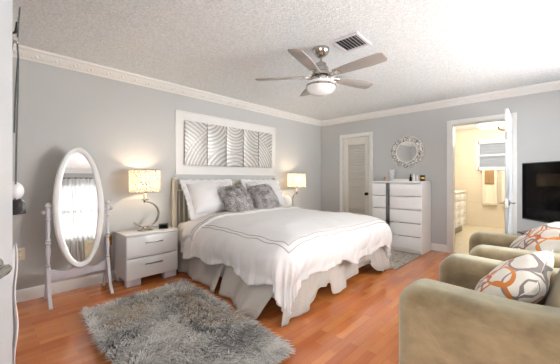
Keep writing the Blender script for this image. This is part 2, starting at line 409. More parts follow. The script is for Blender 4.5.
bm = bm_new(); prism(bm, bprof, lambda a, b, t: (XL+t, YF+a, b), 0, XR-XL); struct('baseboard_front', bm, 'trim')
bm = bm_new()
for ya, yb in ((YF, -0.6), (0.40, YB-0.016)): prism(bm, bprof, lambda a, b, t: (XL+a, t, b), ya, yb)
struct('baseboard_left', bm, 'trim')
def casing(name, x, ya, yb, top, w, side=-1):
    bm = bm_new(); t_ = 0.018
    for lo, hi in (((ya-w, 0), (ya, top+w)), ((yb, 0), (yb+w, top+w)), ((ya, top), (yb, top+w))):
        box2(bm, (x, lo[0], lo[1]), (x+side*t_, hi[0], hi[1]), 0.004)
    jd = 0.12*(-side)                                             # jamb lining
    for lo, hi in (((ya, 0), (ya+0.012, top)), ((yb-0.012, 0), (yb, top)), ((ya, top-0.012), (yb, top))):
        box2(bm, (x, lo[0], lo[1]), (x+jd, hi[0], hi[1]))
    return struct(name, bm, 'trim')
casing('trim_5', XR, 0.44, 1.165, 2.04, 0.072)
casing('trim_6', XR, 2.56, 3.16, 2.03, 0.062)
casing('trim_7', XL, -0.52, 0.32, 2.05, 0.07, 1)

# closet door: frame, louvres, knob
d1 = thing('door_1', None, None, (5.205, 2.86, 0), kind='structure')
bm = bm_new(); y0, y1 = -0.284, 0.284
box2(bm, (0, y0, 0.012), (0.035, y0+0.10, 2.012), 0.003); box2(bm, (0, y1-0.10, 0.012), (0.035, y1, 2.012), 0.003)
box2(bm, (0, y0+0.10, 0.012), (0.035, y1-0.10, 0.25)); box2(bm, (0, y0+0.10, 1.87), (0.035, y1-0.10, 2.012))
box2(bm, (0, y0+0.10, 0.98), (0.035, y1-0.10, 1.06)) if False else None
obj('door_frame', bm, 'louver', d1)
bm = bm_new(); z = 0.27
while z < 1.86:
    box(bm, (0.018, 0, z), (0.062, 0.37, 0.008), mat=Matrix.Translation((0.018, 0, z)) @ Matrix.Rotation(R(-50), 4, 'Y') @ Matrix.Translation((-0.018, 0, -z)))
    z += 0.056
box2(bm, (0.045, -0.186, 0.25), (0.049, 0.186, 1.87)); obj('louvers', bm, 'louver', d1)
k = bm_new(); my = Matrix.Translation((0, -0.235, 0.89)) @ Matrix.Rotation(R(-90), 4, 'Y')
lathe(k, [(0.03, 0), (0.03, 0.006), (0.012, 0.01), (0.012, 0.03), (0.026, 0.04), (0.03, 0.055), (0.022, 0.066), (0.004, 0.069)], 20, my); obj('door_knob', k, 'bronze', d1, label='dark bronze knob')

# bathroom door, standing open into the bedroom
def lever(bm, sgn, off, reach, k=1.0):
    mat = Matrix.Rotation(R(-90*sgn), 4, 'X')
    lathe(bm, [(0.032, 0), (0.032, 0.006), (0.026, 0.012), (0.011, 0.014), (0.011, 0.05*k)], 20, Matrix.Translation((0, off if sgn > 0 else -off, 0)) @ mat)
    tube(bm, [(0, sgn*(off+0.045*k), 0), (reach*0.2, sgn*(off+0.052*k), 0), (reach*0.6, sgn*(off+0.052*k), -0.003), (reach, sgn*(off+0.046*k), -0.002)], [0.011, 0.011, 0.009, 0.007], 8)
d2 = thing('door_2', None, None, (5.172, 0.448, 0.0), R(180+1.5), kind='structure')
bm = bm_new(); box2(bm, (0, -0.0, 0.012), (0.765, 0.036, 2.035), 0.003)
for xa, xb in ((0.11, 0.35), (0.415, 0.655)):
    for za, zb in ((0.18, 0.85), (1.0, 1.72), (1.8, 1.94)):
        for yy in (-0.004, 0.036): box2(bm, (xa, yy, za), (xb, yy+0.004, zb), 0.002)
obj('door_leaf', bm, 'doorwhite', d2)
for sg, o_ in ((1, 0.036), (-1, 0.0)):
    bm = bm_new(); lever(bm, sg, o_, -0.11); h_ = obj('lever_handle', bm, 'chrome', d2, label='brushed nickel lever'); h_.location = (0.695, 0, 0.885)
bm = bm_new(); box2(bm, (0.764, 0.006, 0.83), (0.767, 0.030, 0.94)); obj('latch_plate', bm, 'chrome', d2)
bm = bm_new(); box2(bm, (0.764, 0.006, 1.66), (0.768, 0.030, 1.75)); obj('hinge', bm, 'chrome', d2)
bm = bm_new(); tube(bm, [(0.60, -0.004, 1.80), (0.60, -0.04, 1.80), (0.60, -0.07, 1.815), (0.60, -0.075, 1.84)], 0.009, 8); sphere(bm, (0.60, -0.075, 1.845), 0.014, 10, 8)
box2(bm, (0.58, -0.008, 1.77), (0.62, -0.002, 1.83)); obj('robe_hook', bm, 'chrome', d2)
for zz in (0.25, 1.05, 1.8):
    bm = bm_new(); tube(bm, [(0.0, 0.0, zz-0.045), (0.0, 0.0, zz+0.045)], 0.008, 8); obj('hinge', bm, 'chrome', d2)

# entry door, folded open beside the camera
d3 = thing('door_3', None, None, (-0.28, 0.33, 0.0), R(65.9), kind='structure')
bm = bm_new(); box2(bm, (0, 0, 0.012), (0.84, 0.036, 2.03), 0.004)
for xa, xb in ((0.11, 0.35), (0.47, 0.72)):
    for za, zb in ((0.18, 0.82), (1.0, 1.70), (1.78, 1.93)): box2(bm, (xa, -0.004, za), (xb, 0.0, zb), 0.002)
obj('door_leaf', bm, 'doorwhite', d3)
bm = bm_new(); lever(bm, -1, 0.0, -0.11, 0.6); h_ = obj('lever_handle', bm, 'chrome', d3, label='brushed nickel lever'); h_.location = (0.735, 0, 0.955)
bm = bm_new(); lever(bm, 1, 0.036, -0.11); h_ = obj('lever_handle', bm, 'chrome', d3); h_.location = (0.735, 0, 0.955)

# windows
def window(name, x0, x1, z0, z1):
    w = thing(name, None, None, ((x0+x1)/2, YF-0.06, z0), kind='structure'); hw = (x1-x0)/2; hh = z1-z0
    bm = bm_new()
    for lo, hi in (((-hw, 0), (-hw+0.05, hh)), ((hw-0.05, 0), (hw, hh)), ((-hw, 0), (hw, 0.05)), ((-hw, hh-0.05), (hw, hh)), ((-hw, hh/2-0.025), (hw, hh/2+0.025)), ((-0.02, 0), (0.02, hh))):
        box2(bm, (lo[0], -0.03, lo[1]), (hi[0], 0.03, hi[1]))
    obj('window_frame', bm, 'trim', w)
    bm = bm_new(); box2(bm, (-hw-0.05, 0.03, -0.03), (hw+0.05, 0.11, 0.0), 0.004); obj('window_sill', bm, 'trim', w)
    bm = bm_new(); box2(bm, (-hw+0.05, -0.003, 0.05), (hw-0.05, 0.003, hh-0.05)); obj('glass_pane', bm, 'glass', w)
window('window_1', *W1); window('added_window', *W2)  # the second window is unseen, added to brighten the room
def curtain(x0, x1, label):
    t_ = thing('sheer_curtain', label, 'curtain', ((x0+x1)/2, YF+0.14, 0))
    bm = bm_new(); tube(bm, [(x0-0.12-(x0+x1)/2, 0, 2.19), (x1+0.12-(x0+x1)/2, 0, 2.19)], 0.012, 10)
    for s in (-1, 1): sphere(bm, (s*((x1-x0)/2+0.13), 0, 2.19), 0.025, 12, 8)
    obj('curtain_rod', bm, 'bronze', t_)
    for s in (-1, 1):
        bm = bm_new(); wd = (x1-x0)/2+0.04
        grid(bm, 110, 6, lambda u, v: (s*(0.005+u*wd), 0.04*math.sin(u*50+v*0.7)+0.008*math.sin(u*23+v*2), 0.02+2.165*v))
        obj('curtain_panel', bm, 'voile', t_, smooth=180)
curtain(W1[0], W1[1], 'white sheer curtain reflected in the standing oval mirror')
# bathroom window with white slats
w3 = thing('window_3', None, None, (BX, 0.955, 1.44), kind='structure'); bm = bm_new(); hw = 0.405
for lo, hi in (((-hw-0.05, -0.05), (-hw+0.03, 0.69)), ((hw-0.03, -0.05), (hw+0.05, 0.69)), ((-hw, -0.05), (hw, 0.03)), ((-hw, 0.61), (hw, 0.69)), ((-hw, 0.30), (hw, 0.34))):
    box2(bm, (-0.03, lo[0], lo[1]), (0.06, hi[0], hi[1]), 0.004)
obj('window_frame', bm, 'trim', w3)
bm = bm_new(); box2(bm, (0.075, -hw, 0.0), (0.081, hw, 0.64)); obj('glass_pane', bm, 'frosted', w3)
bm = bm_new()
for i in range(9):
    z = 0.06+i*0.066
    if abs(z-0.32) > 0.02: box(bm, (0.03, 0, z), (0.004, 0.74, 0.03), mat=Matrix.Translation((0.03, 0, z)) @ Matrix.Rotation(R(15), 4, 'Y') @ Matrix.Translation((-0.03, 0, -z)))
obj('glass_slats', bm, 'frosted', w3)

# ------------------------------------------------------------------ bed
BXC, HW, YH, YFT, ZT = 2.74, 0.94, 3.62, 1.66, 0.60
bed = thing('bed', 'king bed with cream spindle headboard and pale grey pleated skirt', 'bed', (BXC, 2.65, 0))
L = lambda x, y, z: (x-BXC, y-2.65, z)
hb = bm_new()
box2(hb, L(BXC-0.98, 3.640, 0.0), L(BXC-0.92, 3.690, 1.15), 0.01); box2(hb, L(BXC+0.92, 3.640, 0.0), L(BXC+0.98, 3.690, 1.15), 0.01)
for zz, hh in ((1.13, 0.05), (1.03, 0.03), (0.52, 0.06)): box2(hb, L(BXC-0.92, 3.650, zz-hh/2), L(BXC+0.92, 3.682, zz+hh/2), 0.006)
for i in range(27):
    x = BXC-0.88+i*(1.76/26); tube(hb, [L(x, 3.666, 0.53), L(x, 3.666, 0.78), L(x, 3.666, 1.03)], [0.009, 0.013, 0.009], 8)
for i in range(28):
    x = BXC-0.91+i*(1.82/27); sphere(hb, L(x, 3.666, 1.075), 0.022, 8, 6, (0.9, 0.4, 1))
head = obj('headboard', hb, 'cream', bed)
for s in (-1, 1):
    bm = bm_new(); lathe(bm, [(0.030, 0), (0.030, 0.012), (0.016, 0.02), (0.026, 0.035), (0.022, 0.05), (0.004, 0.058)], 16, Matrix.Translation(L(BXC+s*0.95, 3.665, 1.15)))
    obj('finial', bm, 'cream', head)
bm = bm_new(); box2(bm, L(BXC-HW+0.02, YFT+0.03, 0.10), L(BXC+HW-0.02, YH, 0.33), 0.02); obj('box_spring', bm, 'mattress', bed)
bm = bm_new(); box2(bm, L(BXC-HW, YFT, 0.33), L(BXC+HW, YH, ZT), 0.05, 4); obj('mattress', bm, 'mattress', bed)
for sx_ in (-1, 1):
    for yy in (YFT+0.2, YH-0.15):
        bm = bm_new(); box2(bm, L(BXC+sx_*0.8-0.03, yy-0.03, 0), L(BXC+sx_*0.8+0.03, yy+0.03, 0.11)); obj('leg', bm, 'black', bed)
def pw(x, tab):
    for (a, va), (b, vb) in zip(tab, tab[1:]):
        if x <= b:
            u = (x-a)/(b-a) if b > a else 0; u = max(0, min(1, u)); u = u*u*(3-2*u); return va+(vb-va)*u
    return tab[-1][1]
def skirt_panel(top0, top1, bot0, bot1, hem, folds, amp, ph, nu=90):
    """pleated cloth from a top line to a bottom line; hem(u) is the height of its lower edge"""
    t0, t1, b0, b1 = map(Vector, (top0, top1, bot0, bot1)); d = (t1-t0).normalized(); nrm = Vector((d.y, -d.x, 0))
    bm = bm_new()
    def f(u, v):
        tp = t0.lerp(t1, u); bt = b0.lerp(b1, u); hz = hem(u)
        full = (tp.z-hz)/max(tp.z-0.012, 0.01)
        k = v
        p = tp.lerp(Vector((bt.x, bt.y, 0.0)), k*full); p.z = tp.z+(hz-tp.z)*v
        a = amp*(0.15+0.85*v)*(math.sin(u*folds*2*PI+ph)+0.45*math.sin(u*folds*4.7*PI+ph*2+v*1.5))
        a += 0.012*v*noise.noise(Vector((u*9, v*4, ph*3)))
        q = p+nrm*a+d*(0.35*amp*v*math.cos(u*folds*2*PI+ph*1.3))
        q.z = max(q.z, 0.006)
        return Vector(L(*q))
    vs = grid(bm, nu, 14, f)
    o = obj('bed_skirt', bm, 'skirt', bed, smooth=180); solid(o, 0.004)
    rb = bm_new()
    for vv in (0.86, 0.91):
        tube(rb, [f(i/nu, vv)+Vector((nrm.x, nrm.y, 0))*0.004 for i in range(nu+1)], 0.0025, 5)
    obj('stitching', rb, 'stitch', o); return o
xl, xr, zt = BXC-HW, BXC+HW, 0.335
flat = lambda u: 0.012
skirt_panel((xl-0.01, 3.60, zt), (xl-0.01, 2.50, zt), (xl-0.03, 3.59, 0), (xl-0.13, 2.51, 0), flat, 2.2, 0.02, 0.4)
skirt_panel((xl-0.01, 2.47, zt), (xl-0.01, 1.66, zt), (xl-0.11, 2.46, 0), (xl-0.26, 1.78, 0), flat, 1.4, 0.026, 2.0)
footh = lambda u: pw(u, [(0, .008), (.12, .012), (.2, .05), (.27, .15), (.34, .16), (.385, .03), (.43, .05), (.55, .12), (.66, .21), (.76, .20), (.84, .05), (.92, .02), (1, .012)])
skirt_panel((xl-0.01, 1.645, zt), (xr+0.01, 1.645, zt), (xl-0.16, 1.57, 0), (xr+0.02, 1.54, 0), footh, 7, 0.020, 0.9, 150)
skirt_panel((xr+0.01, 1.66, zt), (xr+0.01, 3.60, zt), (xr+0.04, 1.66, 0), (xr+0.03, 3.59, 0), flat, 6, 0.02, 1.1)

# duvet: cloth laid over the mattress, hanging on three sides
DL = YH-0.30-YFT                                                  # length on top of the mattress
HD = HW+0.005; RD = 0.115
def cloth(p, q, lift=0.0):
    """p across (-..+), q from the head end to the hem -> world point on the duvet"""
    ex = max(abs(p)-HD+0.03, 0)*(1 if p > 0 else -1); ey = max(q-DL+0.03, 0)
    cx = max(-HD+0.03, min(HD-0.03, p)); cy = min(q, DL-0.03); d = math.hypot(ex, ey)
    # plump top: thicker in the middle, thinner at head and along the edges
    ux = abs(cx)/HD; uy = cy/DL
    puff = 0.105*(1-ux**6)*(1-max(0, uy)**8*0.5)*min(1, 0.55+uy*2)
    nz = noise.noise(Vector((p*1.7, q*1.9, 3.1)))*0.016+noise.noise(Vector((p*4.6+1, q*5.2, 8.1)))*0.010-abs(noise.noise(Vector((p*3.0+q*1.5, q*2.0-p, 5.5))))*0.016-abs(noise.noise(Vector((p*7.0-q*2.5, q*4.0+p*2, 2.5))))*0.010
    top = ZT+0.035+puff+nz
    x, y, z = cx, cy, top
    if d > 1e-6:
        dx, dy = ex/d, ey/d
        arc = RD*PI/2
        if d < arc: out = RD*math.sin(d/RD); down = RD*(1-math.cos(d/RD))
        else: out = RD+(d-arc)*0.10; down = RD+(d-arc)*0.985
        s = cy-cx*0.0 if abs(dx) > 0.999 else (cx if dy > 0.999 else math.atan2(dy, dx)*0.5)
        k = min(1, down/0.30)
        N = lambda a, b, c_: noise.noise(Vector((a, b, c_)))
        if abs(dx) > 0.999: w = q*1.0+(7 if dx > 0 else 0)
        elif dy > 0.999: w = p+20
        else: w = 40+math.atan2(abs(dy), abs(dx))*0.75+(9 if dx > 0 else 0)
        corner = abs(dx) < 0.999 and dy < 0.999
        fl = 1.7*N(w*3.6, 0.3+k*0.25, 2.0)+1.1*N(w*9.5+k*0.8, k*0.5, 6.0)+1.2*N(w*22+k*1.5, k*0.8, 9.0)
        ridge = (1-abs(N(w*13+k*1.2, k*0.6, 14.0))*2.2)*0.6
        if corner: th = math.atan2(abs(dy), abs(dx)); fl += 1.1*math.sin(th*6.0+0.4)*math.sin(th*2)
        out += 0.026*k*(fl+ridge)*(0.35+0.65*k)+0.052*min(1, 0.3+max(0, q))*math.sin(min(1, down/0.30)*PI)
        if corner: down *= 1.0+0.26*math.sin(2*math.atan2(abs(dy), abs(dx)))
        x += dx*out; y += dy*out; z -= down
        z += nz*0.2
    wx, wy = BXC+x, YH-0.30-y
    return Vector((wx, wy, z+lift))
def normal_at(p, q):
    e = 0.01; a = cloth(p+e, q)-cloth(p-e, q); b = cloth(p, q+e)-cloth(p, q-e); n = a.cross(b).normalized()
    return -n if n.z < -0.2 else n
def hemL(q): return 0.43+0.03*math.sin(q*5+1)+0.03*math.sin(q*11)-0.03*max(0, 1-q/0.6)
def hemF(p): return 0.425+0.02*math.sin(p*6+0.4)+0.02*math.sin(p*13+1)+0.03*math.exp(-((p-0.25)/0.3)**2)
duvet = thing('duvet', 'plump white duvet with double embroidered border spread over the bed', 'duvet', (BXC, 2.5, 0.6))
LD = lambda v: Vector((v.x-BXC, v.y-2.5, v.z-0.6))
NP, NQ = 130, 120
def dmap(u, v):
    # u: 0..1 across, v: 0..1 head to foot; spans stretch so that the border follows the hems
    q0 = v*DL
    q = v*(DL+0.36)
    hl = hemL(min(q, DL)); hr = hemL(min(q, DL)+2.3)
    p = -(HD+hl-0.03)+u*(2*HD+hl+hr-0.06)
    q = v*(DL+hemF(max(-HD, min(HD, p)))-0.03)
    return p, q
bm = bm_new(); grid(bm, NP, NQ, lambda u, v: LD(cloth(*dmap(u, v))))
cov = obj('duvet_cover', bm, 'duvet', duvet, smooth=180); solid(cov, 0.03, -1); subsurf(cov, 1)
bm = bm_new()
for inset in (0.0, 0.04):
    pl, pr_, qf = -(HD+0.035-inset), HD+0.06-inset, DL+0.075-inset
    path = [(pl, 0.02+i*(qf-0.02)/60) for i in range(61)]+[(pl+(pr_-pl)*i/70, qf) for i in range(1, 71)]+[(pr_, qf-(qf-0.02)*i/60) for i in range(1, 61)]
    tube(bm, [LD(cloth(p, q)+normal_at(p, q)*0.002) for p, q in path], 0.0035, 5)
obj('embroidery', bm, 'stitch', duvet, label='taupe double line of embroidery')
# turned-back sheet edge at the head end
bm = bm_new()
def turn(u, v):
    p = -(HD+0.30)+u*(2*HD+0.60); a = v*1.0
    q = -0.02+0.42*v
    base = cloth(p, max(q, 0.0)); return LD(base+normal_at(p, max(q, 0.01))*(0.012+0.022*math.sin(v*PI)))
grid(bm, 90, 14, turn); fold = obj('fold_over', bm, 'duvet', duvet, smooth=180); solid(fold, 0.02, -1)
bm = bm_new(); tube(bm, [turn(i/90, 0.93)+Vector((0, 0, 0.004)) for i in range(91)], 0.004, 5); tube(bm, [turn(i/90, 0.83)+Vector((0, 0, 0.004)) for i in range(91)], 0.004, 5)
obj('stitching', bm, 'stitch', fold)

# pillows
def pillow_bm(w, h, th, pinch=0.06, nu=26, wr=0.012, seed=0.0, flange=0.0, ruffle=0.0):
    bm = bm_new()
    def side(sg):
        def f(u, v):
            a, b = u*2-1, v*2-1
            e = (max(0, 1-abs(a)**2.6)*max(0, 1-abs(b)**2.6))**0.55
            k = 1-pinch*(1-abs(a)**2)*abs(b)**3; k2 = 1-pinch*(1-abs(b)**2)*abs(a)**3
            n = wr*noise.noise(Vector((a*2.2+seed, b*2.2, sg*3)))*(0.3+e)
            return Vector((a*w/2*k2, b*h/2*k, sg*(th/2*e+0.003)+n))
        return f
    for sg in (1, -1): grid(bm, nu, nu, side(sg))
    bmesh.ops.remove_doubles(bm, verts=bm.verts, dist=0.0065)
    return bm
def orient(loc, lean, yaw, roll=0.0):
    """cushion lies in local XY with its front +Z; stands up leaning back by `lean` from vertical, facing -Y turned by yaw"""
    return Matrix.Translation(loc) @ Matrix.Rotation(yaw, 4, 'Z') @ Matrix.Rotation(R(90)-lean, 4, 'X') @ Matrix.Rotation(roll, 4, 'Z')
def white_pillow(loc, w, h, lean, yaw, label, seed):
    t_ = thing('bed_pillow', label, 'pillow', group='white shams against the headboard'); t_.matrix_world = orient(loc, lean, yaw)
    obj('pillow_body', pillow_bm(w, h, 0.27, 0.05, seed=seed, wr=0.02), 'sheet', t_, smooth=180)
    bm = bm_new(); n = 120; rows = []
    per = []
    for i in range(n):
        s = i/n*4; k = int(s); f = s-k
        a, b = [(f*2-1, -1), (1, f*2-1), (1-f*2, 1), (-1, 1-f*2)][k]; per.append((a, b))
    for r_ in range(4):
        o_ = 0.012+0.055*(r_/3)-0.03*(r_ == 0)
        row = []
        for i, (a, b) in enumerate(per):
            ln = max(abs(a), abs(b)); nx = a if abs(a) > 0.94 else 0; ny = b if abs(b) > 0.94 else 0
            kx = a*w/2*(1-0.05*(1-b*b)*abs(a)**3); ky = b*h/2*(1-0.05*(1-a*a)*abs(b)**3)
            row.append(bm.verts.new((kx+(1 if nx > 0 else -1 if nx < 0 else 0)*o_, ky+(1 if ny > 0 else -1 if ny < 0 else 0)*o_, 0.012*(r_/3)*math.sin(i*1.25+seed))))
        rows.append(row)
    for ra, rb in zip(rows, rows[1:]):
        for i in range(n): bm.faces.new((ra[i], ra[(i+1) % n], rb[(i+1) % n], rb[i]))
    fl = obj('flange', bm, 'sheet', t_, smooth=180); solid(fl, 0.006)
    bm = bm_new(); tube(bm, [rows_co for rows_co in [Vector((a*(w/2+0.012), b*(h/2+0.004), 0.014)) for a, b in per]], 0.0016, 5, True)
    obj('stitching', bm, 'ivory_trim', t_)
    return t_
white_pillow((2.215, 3.40, 0.92), 0.70, 0.46, R(30), R(0), 'white sham with ruffled ivory edge at the left end of the headboard', 0.3)
white_pillow((3.22, 3.40, 0.92), 0.70, 0.46, R(30), R(0), 'white sham at the far end of the headboard behind grey fur cushion', 2.3)

def fur_mesh(samples, length, width, seed, colf, droop=0.5, curl=0.3):
    """samples: (point, normal, lean direction) -> one mesh of tapering curved blades with a colour per blade"""
    rnd = random.Random(seed); verts = []; faces = []; cols = []
    for p, n, d in samples:
        ln = length*rnd.uniform(0.6, 1.25); w = width*rnd.uniform(0.7, 1.3)
        lean = (d+Vector((rnd.gauss(0, curl), rnd.gauss(0, curl), rnd.gauss(0, curl*0.6)))); lean = lean-n*lean.dot(n)
        if lean.length < 1e-4: lean = n.orthogonal()
        lean.normalize(); side = n.cross(lean).normalized()*w
        a = p; b = p+n*ln*0.55+lean*ln*0.35; c = p+n*ln*(0.75-droop*0.45)+lean*ln*(0.85)
        k = len(verts); verts += [a-side, a+side, b-side*0.8, b+side*0.8, c]
        faces += [(k, k+1, k+3, k+2), (k+2, k+3, k+4)]
        cols.append(colf(p, rnd))
    return verts, faces, cols
def fur_obj(name, data, parent, mat='fur'):
    verts, faces, cols = data; me = bpy.data.meshes.new(name); me.from_pydata([tuple(v) for v in verts], [], faces)
    at = me.color_attributes.new('Col', 'FLOAT_COLOR', 'POINT'); flat_ = []
    for c in cols: flat_ += list(c)*5
    at.data.foreach_set('color', flat_); me.polygons.foreach_set('use_smooth', [True]*len(me.polygons))
    me.materials.append(M[mat]); o = bpy.data.objects.new(name, me); COL.objects.link(o); o.parent = parent; o['kind'] = 'stuff'; return o
def fur_pillow(loc, w, lean, yaw, roll, label, seed):
    t_ = thing('fur_cushion', label, 'cushion', group='grey fur cushions on the bed'); t_.matrix_world = orient(loc, lean, yaw, roll)
    b = pillow_bm(w, w, 0.19, 0.05, seed=seed); b.normal_update(); b.faces.ensure_lookup_table()
    bmesh.ops.recalc_face_normals(b, faces=b.faces)
    rnd = random.Random(seed); smp = []; fs = list(b.faces); ar = [f.calc_area() for f in fs]
    for f in rnd.choices(fs, ar, k=6500):
        v = [x.co for x in f.verts]; r1, r2 = rnd.random(), rnd.random()
        p = v[0].lerp(v[1], r1).lerp(v[3 if len(v) > 3 else 2].lerp(v[2], r1), r2)
        d = Vector((noise.noise(p*9+Vector((seed, 0, 0))), -0.5+noise.noise(p*9+Vector((0, seed, 4))), 0))
        nn = f.normal.copy(); nn = nn if nn.z*p.z >= 0 else -nn; smp.append((p, nn, d))
    pal = [lin(170, 165, 164), lin(198, 193, 192), lin(224, 219, 218), lin(136, 131, 132)]
    def cf(p, r):
        n = noise.noise(p*14+Vector((seed, 2, 1)))+r.gauss(0, 0.28); i = 3 if n < -0.35 else 0 if n < -0.02 else 1 if n < 0.3 else 2; return pal[i]
    data = fur_mesh(smp, 0.055, 0.0034, seed, cf, 0.7, 0.5)
    obj('cushion_body', b, 'fur_grey_base', t_, smooth=180); fur_obj('fur', data, t_)
fur_pillow((2.44, 3.16, 0.90), 0.385, R(38), R(2), R(4), 'shaggy grey fur cushion nearer the left white sham', 11)
fur_pillow((2.945, 3.15, 0.90), 0.385, R(36), R(-3), R(6), 'shaggy grey fur cushion nearer the far bedside lamp', 23)

# ------------------------------------------------------------------ nightstands
def nightstand():
    t_ = thing('nightstand', None, 'nightstand')
    w, d, h = 0.585, 0.385, 0.572
    bm = bm_new(); box2(bm, (-w/2, -d/2+0.012, 0.075), (-w/2+0.02, d/2, h-0.022)); box2(bm, (w/2-0.02, -d/2+0.012, 0.075), (w/2, d/2, h-0.022))
    box2(bm, (-w/2+0.02, d/2-0.012, 0.075), (w/2-0.02, d/2, h-0.022)); box2(bm, (-w/2+0.02, -d/2+0.03, 0.075), (w/2-0.02, d/2-0.012, 0.095))
    obj('carcass', bm, 'white_gloss', t_)
    bm = bm_new(); box2(bm, (-w/2-0.004, -d/2-0.004, h-0.022), (w/2+0.004, d/2, h), 0.004); obj('top_panel', bm, 'white_gloss', t_)
    for z0, z1 in ((0.08, 0.305), (0.315, 0.545)):
        bm = bm_new(); box2(bm, (-w/2+0.004, -d/2, z0), (w/2-0.004, -d/2+0.02, z1), 0.003)
        dr = obj('drawer', bm, 'white_gloss', t_)
        bm = bm_new(); zz = (z0+z1)/2+0.035
        box2(bm, (-0.10, -d/2-0.02, zz-0.006), (0.10, -d/2-0.010, zz+0.006), 0.002)
        for s in (-1, 1): box2(bm, (s*0.085-0.006, -d/2-0.012, zz-0.005), (s*0.085+0.006, -d/2+0.002, zz+0.005))
        obj('bar_handle', bm, 'chrome', dr)
    for sx_ in (-1, 1):
        for sy in (-1, 1):
            bm = bm_new(); box2(bm, (sx_*(w/2-0.085)-0.075, sy*(d/2-0.06)-0.04, 0), (sx_*(w/2-0.085)+0.075, sy*(d/2-0.06)+0.04, 0.075), 0.003); obj('foot', bm, 'silverwhite', t_)
    return t_
ns = nightstand(); ns.location = (1.372, 3.505, 0); ns['group'] = 'white bedside nightstands'
ns['label'] = 'white two-drawer nightstand with bar handles between oval mirror and bed'
n2 = copy_tree(ns); n2.location = (4.13, 3.505, 0); n2['label'] = 'white nightstand behind the bed under the far lamp'

def lamp():
    t_ = thing('table_lamp', None, 'lamp')
    bm = bm_new(); lathe(bm, [(0.085, 0), (0.085, 0.012), (0.075, 0.02), (0.035, 0.028), (0.028, 0.045), (0.012, 0.05)], 28); obj('base', bm, 'steel', t_)
    bm = bm_new(); pts = []; rd = []
    n = 40
    for i in range(n+1):
        a = R(-148+i*(240)/n)                                       # open on the left: crescent
        pts.append((0.005+0.155*math.cos(a), 0, 0.19+0.145*math.sin(a)))
        rd.append(0.004+0.010*math.sin(PI*i/n)**0.7)
    tube(bm, pts, rd, 8); obj('crescent_stem', bm, 'steel', t_)
    bm = bm_new(); lathe(bm, [(0.010, 0.325), (0.022, 0.332), (0.012, 0.345), (0.045, 0.362), (0.048, 0.368), (0.020, 0.372), (0.016, 0.378)], 24); obj('drip_cup', bm, 'steel', t_)
    bm = bm_new(); lathe(bm, [(0.016, 0.376), (0.016, 0.455), (0.012, 0.46)], 16); obj('candle_socket', bm, 'cream', t_)
    bm = bm_new(); sphere(bm, (0, 0, 0.545), 0.03, 14, 10, (1, 1, 1.25)); lathe(bm, [(0.014, 0.46), (0.014, 0.515)], 12); obj('bulb', bm, 'bulb', t_)
    bm = bm_new()
    grid(bm, 64, 8, lambda u, v: Vector((0.168*math.cos(2*PI*u), 0.168*math.sin(2*PI*u), 0.452+0.262*v)))
    bmesh.ops.remove_doubles(bm, verts=bm.verts, dist=0.0005); sh = obj('lamp_shade', bm, 'shade', t_, smooth=180); solid(sh, 0.002)
    bm = bm_new()
    for zz in (0.453,): tube(bm, [(0.168*math.cos(2*PI*i/48), 0.168*math.sin(2*PI*i/48), zz) for i in range(48)], 0.003, 6, True)
    for i in range(3): tube(bm, [(0.014*math.cos(i*2.094), 0.014*math.sin(i*2.094), 0.47), (0.167*math.cos(i*2.094), 0.167*math.sin(i*2.094), 0.47)], 0.002, 5)
    obj('shade_spider', bm, 'steel', sh)
    bm = bm_new(); tube(bm, [(0.168*math.cos(2*PI*i/48), 0.168*math.sin(2*PI*i/48), 0.713) for i in range(48)], 0.003, 6, True); obj('shade_ring', bm, 'steel', sh)
    return t_
lp = lamp(); lp.location = (1.345, 3.50, 0.572); lp['group'] = 'lit bedside lamps'; lp['label'] = 'lit lamp with crescent steel stem on the nightstand beside the oval mirror'
l2 = copy_tree(lp); l2.location = (4.068, 3.46, 0.572); l2.rotation_euler = (0, 0, R(70)); l2['label'] = 'lit lamp with printed shade beyond the bed near the room corner'
for q in (lp, l2): point('lamp_light', (q.location.x, q.location.y, q.location.z+0.585), 9, (1.0, 0.77, 0.50), 0.035)
ck = thing('alarm_clock', 'small black alarm clock on the nightstand beside the lamp', 'clock', (1.555, 3.47, 0.572), R(-20))
bm = bm_new(); prism(bm, [(-0.035, 0), (0.035, 0), (0.03, 0.05), (-0.005, 0.062), (-0.022, 0.055)], lambda a, b, t: (t, a, b), -0.055, 0.055, 0.006); obj('clock_case', bm, 'black', ck)
bm = bm_new(); box(bm, (0, -0.031, 0.03), (0.09, 0.003, 0.035), mat=Matrix.Translation((0, -0.031, 0.03)) @ Matrix.Rotation(R(-15), 4, 'X') @ Matrix.Translation((0, 0.031, -0.03))); obj('display', bm, 'screen', ck)
gl = thing('globe_ornament', 'round white globe standing beside the far lamp', 'globe', (3.86, 3.56, 0.572))
bm = bm_new(); sphere(bm, (0, 0, 0.195), 0.125, 32, 20); obj('globe', bm, 'globe', gl, smooth=180)
bm = bm_new(); lathe(bm, [(0.07, 0), (0.07, 0.01), (0.03, 0.03), (0.025, 0.075), (0.05, 0.085)], 24); obj('stand', bm, 'porcelain', gl)

